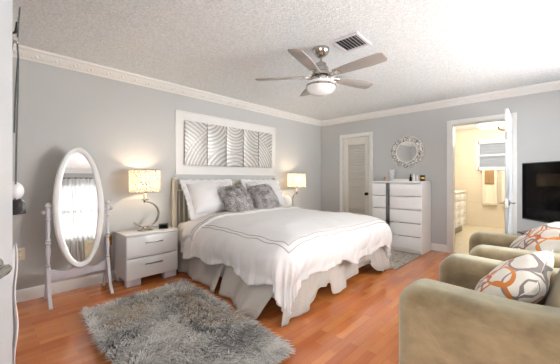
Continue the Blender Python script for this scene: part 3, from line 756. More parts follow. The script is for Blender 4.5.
# ------------------------------------------------------------------ oval standing mirror
ch = thing('cheval_mirror', 'tall oval standing mirror in a white frame with turned posts', 'mirror', (0.682, 3.42, 0), R(0))
for s in (-1, 1):
    bm = bm_new(); prof = [(0.020, 0.10), (0.020, 0.34), (0.012, 0.352), (0.022, 0.366), (0.012, 0.38), (0.015, 0.42), (0.021, 0.50), (0.013, 0.56), (0.023, 0.575), (0.012, 0.59), (0.022, 0.605), (0.013, 0.62), (0.019, 0.70), (0.013, 0.79), (0.022, 0.80), (0.013, 0.812), (0.018, 0.83), (0.018, 0.90), (0.010, 0.905), (0.024, 0.925), (0.018, 0.945), (0.003, 0.955)]
    lathe(bm, prof, 16, Matrix.Translation((s*0.247, 0, 0))); po = obj('post', bm, 'silverwhite', ch)
    bm = bm_new(); tube(bm, [(s*0.272, 0, 0.865), (s*0.20, 0, 0.865)], 0.007, 8); sphere(bm, (s*0.280, 0, 0.865), 0.016, 12, 8); obj('pivot_knob', bm, 'silverwhite', po)
    for d in (-1, 1):
        bm = bm_new(); cp = [(0.015, 0.33), (0.035, 0.26), (0.06, 0.17), (0.10, 0.08), (0.165, 0.012)]
        rings = []
        for i, (yy, zz) in enumerate(cp):
            a = cp[max(i-1, 0)]; b = cp[min(i+1, len(cp)-1)]; tn = Vector((0, b[0]-a[0], b[1]-a[1])).normalized(); nn = Vector((0, -tn.z, tn.y))*(0.022-0.003*i)
            for_ = [Vector((s*0.247+sx_*0.013, yy, zz))+nn*q for sx_, q in ((-1, -1), (1, -1), (1, 1), (-1, 1))]
            for w in for_: w.y *= d; w.z = max(w.z, 0.0)
            rings.append([bm.verts.new(w) for w in for_])
        for a, b in zip(rings, rings[1:]):
            for k in range(4): bm.faces.new((a[k], a[(k+1) % 4], b[(k+1) % 4], b[k]))
        bm.faces.new(rings[0]); bm.faces.new(rings[-1]); obj('leg', bm, 'silverwhite', ch)
bm = bm_new(); top_ = [(-0.235+i*0.47/24, 0.305+0.020*math.cos((i/24-0.5)*4*PI)) for i in range(25)]
prism(bm, [(-0.235, 0.225), (0.235, 0.225)]+top_[::-1], lambda a, b, t: (a, t, b), -0.009, 0.009, 0.003); obj('stretcher', bm, 'silverwhite', ch)
tilt = Matrix.Translation((0, 0, 0.905)) @ Matrix.Rotation(R(-6.0), 4, 'X')
AX, BZ = 0.186, 0.572
bm = bm_new(); n = 72; fp = [(-0.030, -0.004), (-0.024, -0.016), (-0.008, -0.021), (0.016, -0.018), (0.028, -0.004), (0.028, 0.012), (-0.030, 0.012)]
rings = []
for i in range(n):
    a = 2*PI*i/n; rings.append([bm.verts.new(tilt @ Vector(((AX+o_)*math.cos(a), yy, (BZ+o_)*math.sin(a)))) for o_, yy in fp])
for i in range(n):
    a, b = rings[i], rings[(i+1) % n]; m_ = len(fp)
    for k in range(m_): bm.faces.new((a[k], a[(k+1) % m_], b[(k+1) % m_], b[k]))
obj('oval_frame', bm, 'white', ch)
bm = bm_new(); A = [bm.verts.new(tilt @ Vector(((AX-0.022)*math.cos(2*PI*i/n), -0.001, (BZ-0.022)*math.sin(2*PI*i/n)))) for i in range(n)]
B = [bm.verts.new(v.co+Vector((0, 0.006, 0))) for v in A]
bm.faces.new(A); bm.faces.new(B[::-1])
for i in range(n): bm.faces.new((A[i], A[(i+1) % n], B[(i+1) % n], B[i]))
obj('mirror_glass', bm, 'mirror', ch, smooth=0)

# ------------------------------------------------------------------ wall art above the bed
bd = thing('wall_board', 'wide flat white board mounted on the wall above the headboard', 'board', (2.78, YB-0.012, 1.25))
bm = bm_new(); box2(bm, (-0.955, 0.0, 0), (0.955, 0.0119, 0.865)); obj('board_face', bm, 'trim', bd)
bm = bm_new()
for lo, hi in (((-0.96, -0.006), (0.96, 0.012)), ((-0.96, 0.853), (0.96, 0.871)), ((-0.96, 0.012), (-0.942, 0.853)), ((0.942, 0.012), (0.96, 0.853))): box2(bm, (lo[0], -0.006, lo[1]), (hi[0], 0.0119, hi[1]), 0.002)
obj('edge_trim', bm, 'trim', bd)
edges = [(1.942, 2.281), (2.298, 2.617), (2.633, 2.953), (2.970, 3.294), (3.311, 3.622)]
pos = ['leftmost', 'second from the left', 'middle', 'fourth from the left', 'rightmost']
fam = {'C': (1.72, 1.22), 'D': (3.88, 1.20), 'A': (2.80, 1.10), 'B': (2.79, 2.06), 'E': (2.30, 2.10), 'F': (3.30, 2.10)}
use = [[('C', 0, 1.1, 120), ('A', .62, .95, 130)], [('E', .0, .9, 115), ('A', .22, .62, 100)], [('B', .0, .9, 130), ('A', .1, .50, 100)], [('F', .0, .9, 115), ('A', .22, .62, 100)], [('D', 0, 1.1, 120), ('A', .62, .95, 130)]]
for i, ((xa, xb), u_) in enumerate(zip(edges, use)):
    xc_ = (xa+xb)/2; p_ = thing('art_panel', 'brushed metal arc panel, %s of five on the white board' % pos[i], 'wall art', (xc_, YB-0.036, 1.685), group='brushed metal art panels')
    m_ = art_mat('brushed_metal_arcs', [(fam[k][0]-xc_, fam[k][1]-1.685, r0, r1, kk) for k, r0, r1, kk in u_])
    bm = bm_new(); box2(bm, (-(xb-xa)/2, -0.012, -0.307), ((xb-xa)/2, 0.008, 0.307), 0.002); obj('metal_face', bm, m_, p_)
    bm = bm_new(); box2(bm, (-(xb-xa)/2+0.04, 0.008, -0.26), ((xb-xa)/2-0.04, 0.018, 0.26)); obj('mounting_frame', bm, 'black', p_)

# ------------------------------------------------------------------ chest of drawers and what stands on it
dr = thing('dresser', 'tall white chest of drawers with a vertical mirrored strip beside the bathroom doorway', 'dresser', (4.945, 1.875, 0))
D0, D1, WY, DH = -0.235, 0.235, 0.405, 1.145
bm = bm_new(); box2(bm, (D0+0.012, -WY, 0.0), (D1, -WY+0.022, DH-0.03)); box2(bm, (D0+0.012, WY-0.022, 0.0), (D1, WY, DH-0.03)); box2(bm, (D1-0.01, -WY+0.022, 0.04), (D1, WY-0.022, DH-0.03)); box2(bm, (D0+0.045, -WY+0.022, 0.0), (D1-0.01, WY-0.022, 0.05))
obj('carcass', bm, 'white', dr)
bm = bm_new(); box2(bm, (D0-0.004, -WY-0.004, DH-0.03), (D1, WY+0.004, DH), 0.004); obj('top_panel', bm, 'white', dr)
zs = [0.055+i*0.2115 for i in range(6)]
for i in range(5):
    for ya, yb in ((-WY+0.002, 0.098), (0.166, WY-0.002)):
        bm = bm_new(); box2(bm, (D0, ya, zs[i]+0.004), (D0+0.02, yb, zs[i+1]-0.008), 0.004, 3); df = obj('drawer', bm, 'white', dr)
        bm = bm_new(); box2(bm, (D0+0.02, ya+0.03, zs[i]+0.02), (D0+0.40, yb-0.03, zs[i+1]-0.05)); obj('drawer_box', bm, 'grey_gap', df)
bm = bm_new(); box2(bm, (D0-0.002, 0.101, 0.055), (D0+0.02, 0.163, DH-0.034), 0.002); obj('mirrored_strip', bm, 'smoked_mirror', dr, label='mirrored vertical strip')
zt_ = DH
vs_ = thing('vase', 'grey ribbed flared cup at the left end of the dresser top', 'vase', (4.93, 2.03, zt_))
bm = bm_new(); lathe(bm, [(0.034, 0), (0.036, 0.01), (0.045, 0.08), (0.058, 0.19), (0.060, 0.195), (0.055, 0.19), (0.042, 0.08), (0.032, 0.015)], 24, None, False); d_ = [v for v in bm.verts if abs(v.co.z) < 1e-6]; bm.faces.new(d_)
obj('vase_body', bm, 'vase', vs_)
bm = bm_new(); tube(bm, [(0.0585*math.cos(2*PI*i/32), 0.0585*math.sin(2*PI*i/32), 0.194) for i in range(32)], 0.003, 6, True); obj('rim', bm, 'porcelain', vs_)
pb = thing('perfume_bottle', 'small blush bottle left of the grey ribbed cup on the dresser', 'bottle', (4.90, 2.135, zt_))
bm = bm_new(); lathe(bm, [(0.018, 0), (0.02, 0.006), (0.02, 0.04), (0.008, 0.05)], 16); obj('bottle_body', bm, 'pink', pb)
bm = bm_new(); lathe(bm, [(0.009, 0.05), (0.009, 0.072), (0.006, 0.075)], 12); obj('cap', bm, 'gold', pb)
ty = thing('tray', 'low white tray lying flat on the dresser below the round mirror', 'tray', (4.93, 1.86, zt_))
bm = bm_new(); box2(bm, (-0.075, -0.115, 0), (0.075, 0.115, 0.012), 0.004); obj('tray_base', bm, 'porcelain', ty)
bm = bm_new()
for lo, hi in (((-0.08, -0.12), (0.08, -0.11)), ((-0.08, 0.11), (0.08, 0.12)), ((-0.08, -0.11), (-0.07, 0.11)), ((0.07, -0.11), (0.08, 0.11))): box2(bm, (lo[0], lo[1], 0.002), (hi[0], hi[1], 0.032), 0.003)
obj('tray_rim', bm, 'porcelain', ty)
db = thing('dark_bottle', 'slim dark bottle on the dresser right of the white tray', 'bottle', (4.94, 1.715, zt_))
bm = bm_new(); lathe(bm, [(0.020, 0), (0.021, 0.005), (0.021, 0.06), (0.010, 0.078), (0.009, 0.09)], 16); obj('bottle_body', bm, 'bronze', db)
bm = bm_new(); lathe(bm, [(0.011, 0.09), (0.011, 0.112), (0.008, 0.115)], 12); obj('cap', bm, 'black', db)
fg = thing('figurine', 'white two-part porcelain ornament between dark bottle and black candle', 'ornament', (4.93, 1.635, zt_))
for s, hh in ((-1, 0.10), (1, 0.125)):
    bm = bm_new(); lathe(bm, [(0.024, 0), (0.026, 0.008), (0.018, hh*0.35), (0.022, hh*0.6), (0.010, hh*0.78), (0.016, hh*0.9), (0.004, hh)], 18, Matrix.Translation((0, s*0.026, 0))); obj('porcelain_figure', bm, 'porcelain', fg)
cd = thing('candle', 'black jar candle with gold band at the right end of the dresser', 'candle', (4.92, 1.525, zt_))
bm = bm_new(); lathe(bm, [(0.036, 0), (0.038, 0.005), (0.038, 0.095), (0.034, 0.098), (0.034, 0.085), (0.002, 0.085)], 24); obj('jar', bm, 'black', cd)
bm = bm_new(); lathe(bm, [(0.0385, 0.03), (0.0388, 0.031), (0.0388, 0.065), (0.0385, 0.066)], 24, None, False); obj('gold_band', bm, 'gold', cd)
bm = bm_new(); tube(bm, [(0, 0, 0.084), (0.002, 0, 0.102)], 0.0015, 6); obj('wick', bm, 'cream', cd)

# round mirror
rm = thing('round_mirror', 'round wall mirror in a pale shell mosaic frame above the dresser', 'mirror', (XR, 1.868, 1.655))
mx = Matrix.Rotation(R(-90), 4, 'Y')
bm = bm_new(); lathe(bm, [(0.176, 0.004), (0.185, 0.022), (0.225, 0.03), (0.268, 0.026), (0.285, 0.012), (0.288, 0.0), (0.176, 0.0)], 64, mx, False)
obj('mosaic_frame', bm, 'mosaic', rm)
bm = bm_new(); lathe(bm, [(0.180, 0.006), (0.180, 0.010)], 64, mx); obj('mirror_glass', bm, 'mirror', rm, smooth=20)
for nm, r_ in (('frame_bead', 0.181), ('frame_bead', 0.281)):
    bm = bm_new()
    for i in range(72):
        a = 2*PI*i/72; sphere(bm, (-0.022 if r_ < 0.25 else -0.016, r_*math.cos(a), r_*math.sin(a)), 0.008, 6, 4)
    obj(nm, bm, 'porcelain', rm)

# ------------------------------------------------------------------ rugs
fr = thing('shaggy_rug', 'shaggy grey and tan faux fur rug on the floor before the nightstand', 'rug', (1.05, 2.10, 0))
RUG = [(0.60, 2.91), (1.555, 2.965), (1.425, 1.27), (0.575, 1.22)]
def rug_pt(u, v):
    a = Vector(RUG[3]).lerp(Vector(RUG[2]), u); b = Vector(RUG[0]).lerp(Vector(RUG[1]), u); p = a.lerp(b, v)
    e = 0.02*noise.noise(Vector((u*7, v*7, 0.5)))
    return Vector((p.x-1.05+e, p.y-2.10+e*0.7, 0.0))
bm = bm_new()
grid(bm, 24, 40, lambda u, v: rug_pt(0.012+0.976*u, 0.012+0.976*v)+Vector((0, 0, 0.012)))
r_ = bmesh.ops.extrude_face_region(bm, geom=list(bm.faces)); bmesh.ops.translate(bm, vec=(0, 0, -0.011), verts=[v for v in r_['geom'] if isinstance(v, bmesh.types.BMVert)])
obj('rug_backing', bm, 'fur_base', fr)
rnd = random.Random(5); smp = []
for i in range(30000):
    u, v = rnd.random(), rnd.random(); p = rug_pt(u, v)+Vector((0, 0, 0.012))
    a = noise.noise(Vector((p.x*2.3, p.y*2.3, 1.0)))*4.2+noise.noise(Vector((p.x*9, p.y*9, 4.0)))*1.6-0.9
    d = Vector((math.cos(a), math.sin(a), 0)); ed = Vector(((u-0.5)*2, (v-0.5)*2, 0))
    k = max(abs(ed.x), abs(ed.y)); d = d+ed*(1.3*max(0, (k-0.86)/0.14))
    smp.append((p, Vector((0, 0, 1)), d.normalized()))
pal = [lin(112, 110, 110), lin(180, 178, 174), lin(214, 212, 207), lin(238, 236, 231), lin(196, 172, 142)]
def rugc(p, r):
    n = noise.noise(Vector((p.x*3.2, p.y*3.2, 9)))+0.6*noise.noise(Vector((p.x*13, p.y*13, 2)))+r.gauss(0, 0.36)
    w = noise.noise(Vector((p.x*2.1+5, p.y*2.1, 3)))
    if w > 0.2 and r.random() < 0.4: return pal[4]
    return pal[0] if n < -0.62 else pal[1] if n < -0.12 else pal[2] if n < 0.34 else pal[3]
fur_obj('fur_pile', fur_mesh(smp, 0.08, 0.0042, 5, rugc, 0.55, 0.45), fr)

wr = thing('woven_rug', 'flat grey patterned rug between the bed and the dresser', 'rug', (4.205, 2.35, 0))
bm = bm_new(); box2(bm, (-0.475, -0.87, 0.001), (0.475, 0.87, 0.010), 0.003); obj('rug_field', bm, 'woven', wr)
for s in (-1, 1):
    bm = bm_new(); box2(bm, (-0.475, s*0.872-0.006, 0.001), (0.475, s*0.872+0.006, 0.012), 0.003); obj('binding', bm, 'fur_grey_base', wr)

# ------------------------------------------------------------------ armchairs (local: front centre on the floor, facing +Y)
def arc_pts(cx, cy, r, a0, a1, n): return [(cx+r*math.cos(R(a0+(a1-a0)*i/n)), cy+r*math.sin(R(a0+(a1-a0)*i/n))) for i in range(n+1)]
def rounded_slab(poly, xa, xb, r, n=7, sub=2):
    """closed (y, z) outline swept across x with a softly rounded rim, like an upholstered arm"""
    P = [Vector(p) for p in poly]
    for _ in range(sub):                                           # Chaikin corner rounding
        Q = []
        for a, b in zip(P, P[1:]+P[:1]): Q += [a.lerp(b, 0.25), a.lerp(b, 0.75)]
        P = Q
    m = len(P); area_ = sum(a.x*b.y-b.x*a.y for a, b in zip(P, P[1:]+P[:1])); sg = 1 if area_ > 0 else -1
    nor = []
    for i in range(m):
        d = (P[(i+2) % m]-P[i-2]).normalized(); nor.append(Vector((-d.y, d.x))*sg)       # inward
    bm = bm_new(); rings = []
    prof = [(xa+r*(1-math.cos(PI/2*k/n)), r*(1-math.sin(PI/2*k/n))) for k in range(n+1)]
    prof += [(xb-(x-xa), e) for x, e in reversed(prof)]
    for x, e in prof:
        rings.append([bm.verts.new((x, P[i].x+nor[i].x*e, P[i].y+nor[i].y*e)) for i in range(m)])
    for A_, B_ in zip(rings, rings[1:]):
        for i in range(m): bm.faces.new((A_[i], A_[(i+1) % m], B_[(i+1) % m], B_[i]))
    caps = [bm.faces.new(rings[0][::-1]), bm.faces.new(rings[-1])]
    bmesh.ops.triangulate(bm, faces=caps, quad_method='BEAUTY', ngon_method='EAR_CLIP')
    return bm
def armchair():
    t_ = thing('armchair', None, 'armchair')
    W, DP, AT, AH = 0.975, 0.90, 0.25, 0.648
    def arm_poly(): # (y, z) profile of an arm seen from the side, front at y = 0
        pts = [(-0.02, 0.075), (0.0, 0.12), (0.0, AH-0.12)]
        pts += [(-0.115+0.115*math.cos(R(a)), AH-0.12+0.12*math.sin(R(a))) for a in range(12, 91, 13)]
        pts += [(-0.30, AH-0.006), (-0.46, AH-0.012), (-0.62, AH+0.0), (-0.76, AH+0.03), (-DP+0.02, AH+0.05), (-DP, AH), (-DP+0.02, 0.075)]
        return pts
    for s in (-1, 1):
        poly = arm_poly()
        x0, x1 = (s*(W/2-AT), s*W/2)
        bm = rounded_slab(poly, min(x0, x1), max(x0, x1), 0.078)
        ar = obj('arm', bm, 'suede', t_, smooth=75)
        for xx in (s*(W/2-0.001), s*(W/2-AT+0.001)):
            bm = bm_new(); tube(bm, [(xx, -0.081, 0.20), (xx, -0.081, AH-0.17), (xx, -0.092, AH-0.115), (xx, -0.125, AH-0.088), (xx, -0.17, AH-0.080), (xx, -0.30, AH-0.084), (xx, -0.46, AH-0.090), (xx, -0.62, AH-0.080), (xx, -0.78, AH-0.05)], 0.0022, 6); obj('piping', bm, 'suede', ar)
        bm = bm_new(); tube(bm, [(s*(W/2), -0.105, AH-0.105), (s*(W/2), -0.20, 0.42), (s*(W/2), -0.33, 0.22)], 0.0022, 5); obj('seam', bm, 'suede', ar)
    iw = W/2-AT
    bm = bm_new(); box2(bm, (-iw, -DP+0.05, 0.08), (iw, -0.03, 0.275), 0.02, 3); obj('seat_base', bm, 'suede', t_)
    bm = bm_new()
    prism(bm, [(-0.01, 0.28), (0.0, 0.31), (-0.01, 0.36), (-0.05, 0.39), (-0.3, 0.40), (-0.58, 0.39), (-0.60, 0.36), (-0.60, 0.28)], lambda a, b, t: (t, a-0.01, b), -iw+0.003, iw-0.003, 0.03, 4)
    obj('seat_cushion', bm, 'suede', t_, smooth=60)
    bm = bm_new()
    prism(bm, [(-0.56, 0.30), (-0.54, 0.42), (-0.565, 0.56), (-0.62, 0.70), (-0.67, 0.78), (-0.73, 0.82), (-0.80, 0.83), (-0.88, 0.80), (-0.915, 0.70), (-0.91, 0.075), (-0.84, 0.075), (-0.62, 0.29)], lambda a, b, t: (t, a, b), -iw-0.02, iw+0.02, 0.045, 5)
    obj('backrest', bm, 'suede_back', t_, smooth=60)
    for sx_ in (-1, 1):
        for yy in (-0.07, -0.78):
            bm = bm_new(); lathe(bm, [(0.018, 0), (0.028, 0.08)], 12, Matrix.Translation((sx_*(W/2-0.08), yy, 0))); obj('leg', bm, 'bronze', t_)
    return t_
a1 = armchair(); a1.location = (1.955, 0.592, 0); a1.rotation_euler = (0, 0, R(0)); a1['group'] = 'taupe suede armchairs'
a1['label'] = 'nearest taupe suede armchair with rounded arms in the right foreground'
a2 = copy_tree(a1); a2.location = (3.11, 0.565, 0); a2.rotation_euler = (0, 0, R(10)); a2['label'] = 'taupe suede armchair farther away beside the television'
def loop_cushion(loc, w, rot, label, seed):
    t_ = thing('throw_pillow', label, 'pillow', group='loop print throw pillows'); t_.matrix_world = Matrix.Translation(loc) @ rot
    b = pillow_bm(w, w, 0.20, 0.045, seed=seed); obj('pillow_cover', b, 'loops', t_, smooth=180)
    bm = bm_new(); n = 96; pp = []
    for i in range(n):
        s = i/n*4; k = int(s); f = s-k; a, b_ = [(f*2-1, -1), (1, f*2-1), (1-f*2, 1), (-1, 1-f*2)][k]
        pp.append((a*w/2*(1-0.07*(1-b_*b_)*abs(a)**3), b_*w/2*(1-0.07*(1-a*a)*abs(b_)**3), 0))
    tube(bm, pp, 0.003, 5, True); obj('edge_seam', bm, 'ivory_trim', t_)
    return t_
def face(n, roll):
    n = Vector(n).normalized(); u = Vector((0, 0, 1)); u = (u-n*n.z).normalized(); r = u.cross(n)
    X = r*math.cos(roll)+u*math.sin(roll); Y = n.cross(X); return Matrix((X, Y, n)).transposed().to_4x4()
loop_cushion((2.07, 0.18, 0.563), 0.46, face((-0.065, 0.744, 0.665), -0.319), 'cream pillow with orange and grey loops on the nearest armchair', 1.0)
loop_cushion((3.191, 0.053, 0.647), 0.45, face((-0.302, 0.557, 0.774), -0.168), 'cream pillow with orange and grey loops on the farther armchair', 5.0)

# ------------------------------------------------------------------ television on its stand (turned across the corner)
ux = Vector((-0.686, -0.728, 0)); tvc = Vector((4.455, 0.262, 0))+ux*0.61
tvr = math.atan2(ux.y, ux.x)                                      # local x runs along the screen, local +y is behind it
st = thing('television_stand', 'black glass television stand with shelves beside the open bathroom door', 'stand', (tvc.x+0.03, tvc.y-0.03, 0), tvr)
for z_, nm in ((0.06, 'shelf'), (0.30, 'shelf'), (0.565, 'top_panel')):
    bm = bm_new(); prism(bm, [(-0.66, 0.24), (0.66, 0.24), (0.5, -0.22), (-0.5, -0.22)], lambda a, b, t: (a, b, t), z_, z_+0.015, 0.003, 2); obj(nm, bm, 'tv_stand', st)
for sx_ in (-1, 1):
    for xx, yy in ((sx_*0.60, 0.20), (sx_*0.47, -0.18)):
        bm = bm_new(); tube(bm, [(xx, yy, 0), (xx, yy, 0.565)], 0.022, 12); obj('leg', bm, 'chrome', st)
tv = thing('television', 'large flat black television angled across the corner', 'television', (tvc.x, tvc.y, 0.58), tvr)
nrm_s = 1 if (Matrix.Rotation(tvr, 3, 'Z') @ Vector((0, 1, 0))).dot(Vector((-0.7, 0.7, 0))) > 0 else -1
S = nrm_s
bm = bm_new(); box2(bm, (-0.612, S*-0.022, 0.125), (0.612, S*0.012, 0.79), 0.006); hs = obj('housing', bm, 'black', tv)
bm = bm_new(); box2(bm, (-0.60, S*0.012, 0.143), (0.60, S*0.014, 0.778)); obj('screen', bm, 'screen', tv)
bm = bm_new(); box2(bm, (-0.35, S*-0.055, 0.2), (0.35, S*-0.022, 0.6), 0.01); obj('rear_cover', bm, 'black', tv)
bm = bm_new(); box2(bm, (-0.04, S*-0.05, 0.01), (0.04, S*-0.024, 0.22), 0.004); obj('neck', bm, 'black', tv)
bm = bm_new(); box2(bm, (-0.28, S*-0.13, 0.0), (0.28, S*0.13, 0.012), 0.005); obj('base', bm, 'tv_stand', tv)

# ------------------------------------------------------------------ ceiling fan and vent
fan = thing('ceiling_fan', 'five-blade ceiling fan with brushed nickel motor and glass light bowl', 'ceiling fan', (2.28, 1.63, H))
bm = bm_new(); lathe(bm, [(0.082, 0.0), (0.082, -0.012), (0.078, -0.03), (0.066, -0.05), (0.045, -0.068), (0.03, -0.078), (0.012, -0.08)], 36); obj('canopy', bm, 'chrome', fan)
bm = bm_new(); lathe(bm, [(0.011, -0.078), (0.011, -0.125), (0.030, -0.13), (0.034, -0.15)], 16); obj('downrod', bm, 'chrome', fan)
bm = bm_new(); lathe(bm, [(0.034, -0.135), (0.052, -0.145), (0.056, -0.175), (0.072, -0.185), (0.076, -0.225), (0.090, -0.235), (0.094, -0.262), (0.070, -0.275)], 36); obj('motor_housing', bm, 'chrome', fan)
for i in range(5):
    a = R(53+72*i); m_ = Matrix.Rotation(a, 4, 'Z') @ Matrix.Translation((0, 0, -0.265))
    bm = bm_new()
    outline = [(0.155, -0.048), (0.30, -0.058), (0.50, -0.067), (0.61, -0.070), (0.645, -0.055), (0.648, 0.03), (0.63, 0.062), (0.50, 0.067), (0.30, 0.058), (0.155, 0.048), (0.145, 0.03), (0.145, -0.03)]
    tl = Matrix.Rotation(R(-12), 4, 'X')
    prism(bm, outline, lambda p, q, t: m_ @ (tl @ Vector((p, q, t))), -0.004, 0.004, 0.002, 2); bl = obj('blade', bm, 'blade', fan)
    bm = bm_new()
    for q in (-0.026, 0.026):
        tube(bm, [m_ @ Vector((0.065, q*0.5, -0.004)), m_ @ Vector((0.11, q, -0.014)), m_ @ (tl @ Vector((0.155, q, -0.008))), m_ @ (tl @ Vector((0.205, q, -0.007)))], [0.008, 0.008, 0.006, 0.005], 8)
    for p, q in ((0.175, -0.026), (0.175, 0.026), (0.20, 0.0)): sphere(bm, m_ @ (tl @ Vector((p, q, -0.009))), 0.006, 8, 6)
    prism(bm, [(0.155, -0.03), (0.215, -0.022), (0.215, 0.022), (0.155, 0.03)], lambda p, q, t: m_ @ (tl @ Vector((p, q, t))), -0.009, -0.004)
    obj('blade_arm', bm, 'chrome', bl)
bm = bm_new(); lathe(bm, [(0.05, -0.27), (0.10, -0.285), (0.104, -0.305), (0.10, -0.318)], 36); obj('light_fitter', bm, 'chrome', fan)
bm = bm_new(); lathe(bm, [(0.098, -0.316), (0.132, -0.326), (0.142, -0.345), (0.141, -0.375), (0.128, -0.405), (0.100, -0.428), (0.055, -0.442), (0.003, -0.446)], 40); obj('glass_bowl', bm, 'fan_glass', fan)
bm = bm_new(); lathe(bm, [(0.142, -0.352), (0.146, -0.356), (0.146, -0.370), (0.142, -0.374)], 40, None, False); obj('bowl_ring', bm, 'chrome', fan)

vt = thing('ceiling_vent', 'white metal air vent in the ceiling beside the fan', 'vent', (2.357, 1.35, H), R(2))
bm = bm_new(); hx, hy = 0.145, 0.135
for lo, hi in (((-hx, -hy), (hx, -hy+0.028)), ((-hx, hy-0.028), (hx, hy)), ((-hx, -hy+0.028), (-hx+0.028, hy-0.028)), ((hx-0.028, -hy+0.028), (hx, hy-0.028))):
    box2(bm, (lo[0], lo[1], -0.014), (hi[0], hi[1], 0), 0.003)
obj('vent_frame', bm, 'silverwhite', vt)
bm = bm_new(); box2(bm, (-hx+0.02, -hy+0.02, -0.003), (hx-0.02, hy-0.02, -0.001)); obj('duct_shade_sheet', bm, 'duct_shade', vt)  # dark sheet painted as the shade inside the vent, no duct behind it
bm = bm_new()
for i in range(7):
    y = -hy+0.045+i*0.031
    for xa, xb, an in ((-0.115, 0.028, 40), (0.034, 0.115, 40)):
        box(bm, ((xa+xb)/2, y, -0.010), (xb-xa, 0.018, 0.0015), mat=Matrix.Translation((0, y, -0.010)) @ Matrix.Rotation(R(an), 4, 'X') @ Matrix.Translation((0, -y, 0.010)))
obj('vent_louvers', bm, 'silverwhite', vt)

# ------------------------------------------------------------------ outlets
def outlet(x, z, plate, label):
    t_ = thing('wall_outlet', label, 'outlet', (x, YB, z))
    bm = bm_new(); box2(bm, (-0.036, -0.006, -0.058), (0.036, 0, 0.058), 0.003); obj('cover_plate', bm, plate, t_)
    for zz in (-0.026, 0.026):
        bm = bm_new(); box2(bm, (-0.016, -0.009, zz-0.014), (0.016, -0.005, zz+0.014), 0.003)
        s_ = obj('socket', bm, 'plate', t_)
        bm = bm_new()
        for xx in (-0.006, 0.006): box2(bm, (xx-0.0012, -0.0095, zz-0.005), (xx+0.0012, -0.0088, zz+0.005))
        obj('slots', bm, 'black', s_)
    return t_
outlet(0.262, 0.458, 'plate', 'ivory wall outlet low on the wall left of the oval mirror')
o2 = outlet(1.018, 0.475, 'brass', 'brass wall outlet between the oval mirror and the nightstand')
ad = thing('plug_adapter', 'brass coloured plug in the outlet beside the nightstand', 'plug', (1.018, YB-0.0097, 0.50))
bm = bm_new(); box2(bm, (-0.022, -0.04, -0.03), (0.022, 0, 0.03), 0.006); obj('plug_body', bm, 'brass', ad)
bm = bm_new(); tube(bm, [(0, -0.03, -0.028), (0.004, -0.035, -0.10), (0.010, -0.028, -0.25), (0.014, -0.028, -0.36), (0.016, -0.03, -0.44), (0.02, -0.05, -0.494)], 0.004, 6); obj('cord', bm, 'brass', ad)

# ------------------------------------------------------------------ things hanging behind the entry door
hk = thing('over_door_hook', 'dark metal hook strap over the edge of the open entry door', 'hook', (0.045, 1.128, 1.62))
bm = bm_new(); tube(bm, [(-0.02, 0.006, 0.10), (0.0, 0.012, 0.0), (0.012, 0.012, -0.02), (0.026, 0.010, -0.01), (0.030, 0.010, 0.02)], 0.004, 8); obj('hook_arm', bm, 'black', hk)
bm = bm_new(); box2(bm, (-0.026, 0.0, -0.01), (-0.012, 0.010, 0.46)); obj('hook_plate', bm, 'black', hk)
bag = thing('shoulder_bag', 'small black bag with long straps hanging behind the entry door edge', 'bag', (0.070, 1.135, 1.076))
bm = bm_new(); prism(bm, [(-0.018, 0.0), (0.022, 0.004), (0.020, 0.034), (0.010, 0.046), (-0.014, 0.042)], lambda a, b, t: (a, t, b), -0.03, 0.03, 0.006); obj('bag_body', bm, 'leather', bag)
def strap(pts, w=0.0035):
    bm = bm_new(); n = len(pts); ribbon(bm, pts, [(w, 0.0015, 0)]*n, [(0, 0.0012, 0)]*n); return obj('strap', bm, 'leather', bag)
strap([(-0.010, 0, 0.038), (-0.012, 0, 0.20), (-0.012, 0, 0.35), (-0.010, 0.0, 0.46), (-0.006, 0, 0.50), (-0.012, 0, 0.56), (-0.014, 0, 0.62)], 0.0025)
strap([(0.000, 0, 0.04), (0.002, 0, 0.20), (0.005, 0, 0.35), (0.006, 0.0, 0.46), (0.004, 0, 0.50), (0.006, 0, 0.56), (0.010, 0, 0.61)], 0.0022)
strap([(-0.002, 0.01, 0.24), (0.001, 0.008, 0.36), (0.006, 0.006, 0.46)], 0.0022)
bm = bm_new(); box(bm, (-0.003, -0.004, 0.508), (0.016, 0.006, 0.018), 0, 0.002); obj('buckle', bm, 'chrome', bag)
cap_ = thing('cap', 'white cloth cap hanging above the small black bag', 'cap', (0.066, 1.162, 1.124))
bm = bm_new(); sphere(bm, (0, 0, 0.02), 0.03, 18, 12, (0.85, 1.4, 0.95)); obj('crown', bm, 'cloth_white', cap_, smooth=180)
bm = bm_new(); prism(bm, arc_pts(0, 0, 0.034, -80, 80, 10), lambda a, b, t: (0.0+a*0.75, b*1.2, t-0.35*a), -0.002, 0.002); obj('visor', bm, 'cloth_white', cap_)
sf = thing('scarf', 'white scarf hanging low behind the entry door edge', 'scarf', (0.060, 1.14, 0.55))
bm = bm_new(); grid(bm, 10, 30, lambda u, v: Vector(((u-0.5)*0.024+0.003*math.sin(v*14), 0.012*math.sin(u*9+v*3), 0.42-0.42*v-0.02*math.sin(u*5)))); sb = obj('scarf_cloth', bm, 'cloth_white', sf, smooth=180); solid(sb, 0.003)
bm = bm_new()
for i in range(8): tube(bm, [(-0.011+i*0.003, 0.002, 0.0), (-0.011+i*0.003, 0.004, -0.03)], 0.001, 4)
obj('fringe', bm, 'cloth_white', sf)
ds = thing('door_stop', 'small white spring door stop by the entry door bottom', 'door stop', (0.086, 1.33, 0))
bm = bm_new(); lathe(bm, [(0.016, 0), (0.016, 0.006), (0.007, 0.01), (0.007, 0.035)], 14); obj('stop_base', bm, 'white', ds)
bm = bm_new(); sphere(bm, (0, 0, 0.045), 0.014, 12, 8); obj('rubber_tip', bm, 'white', ds)

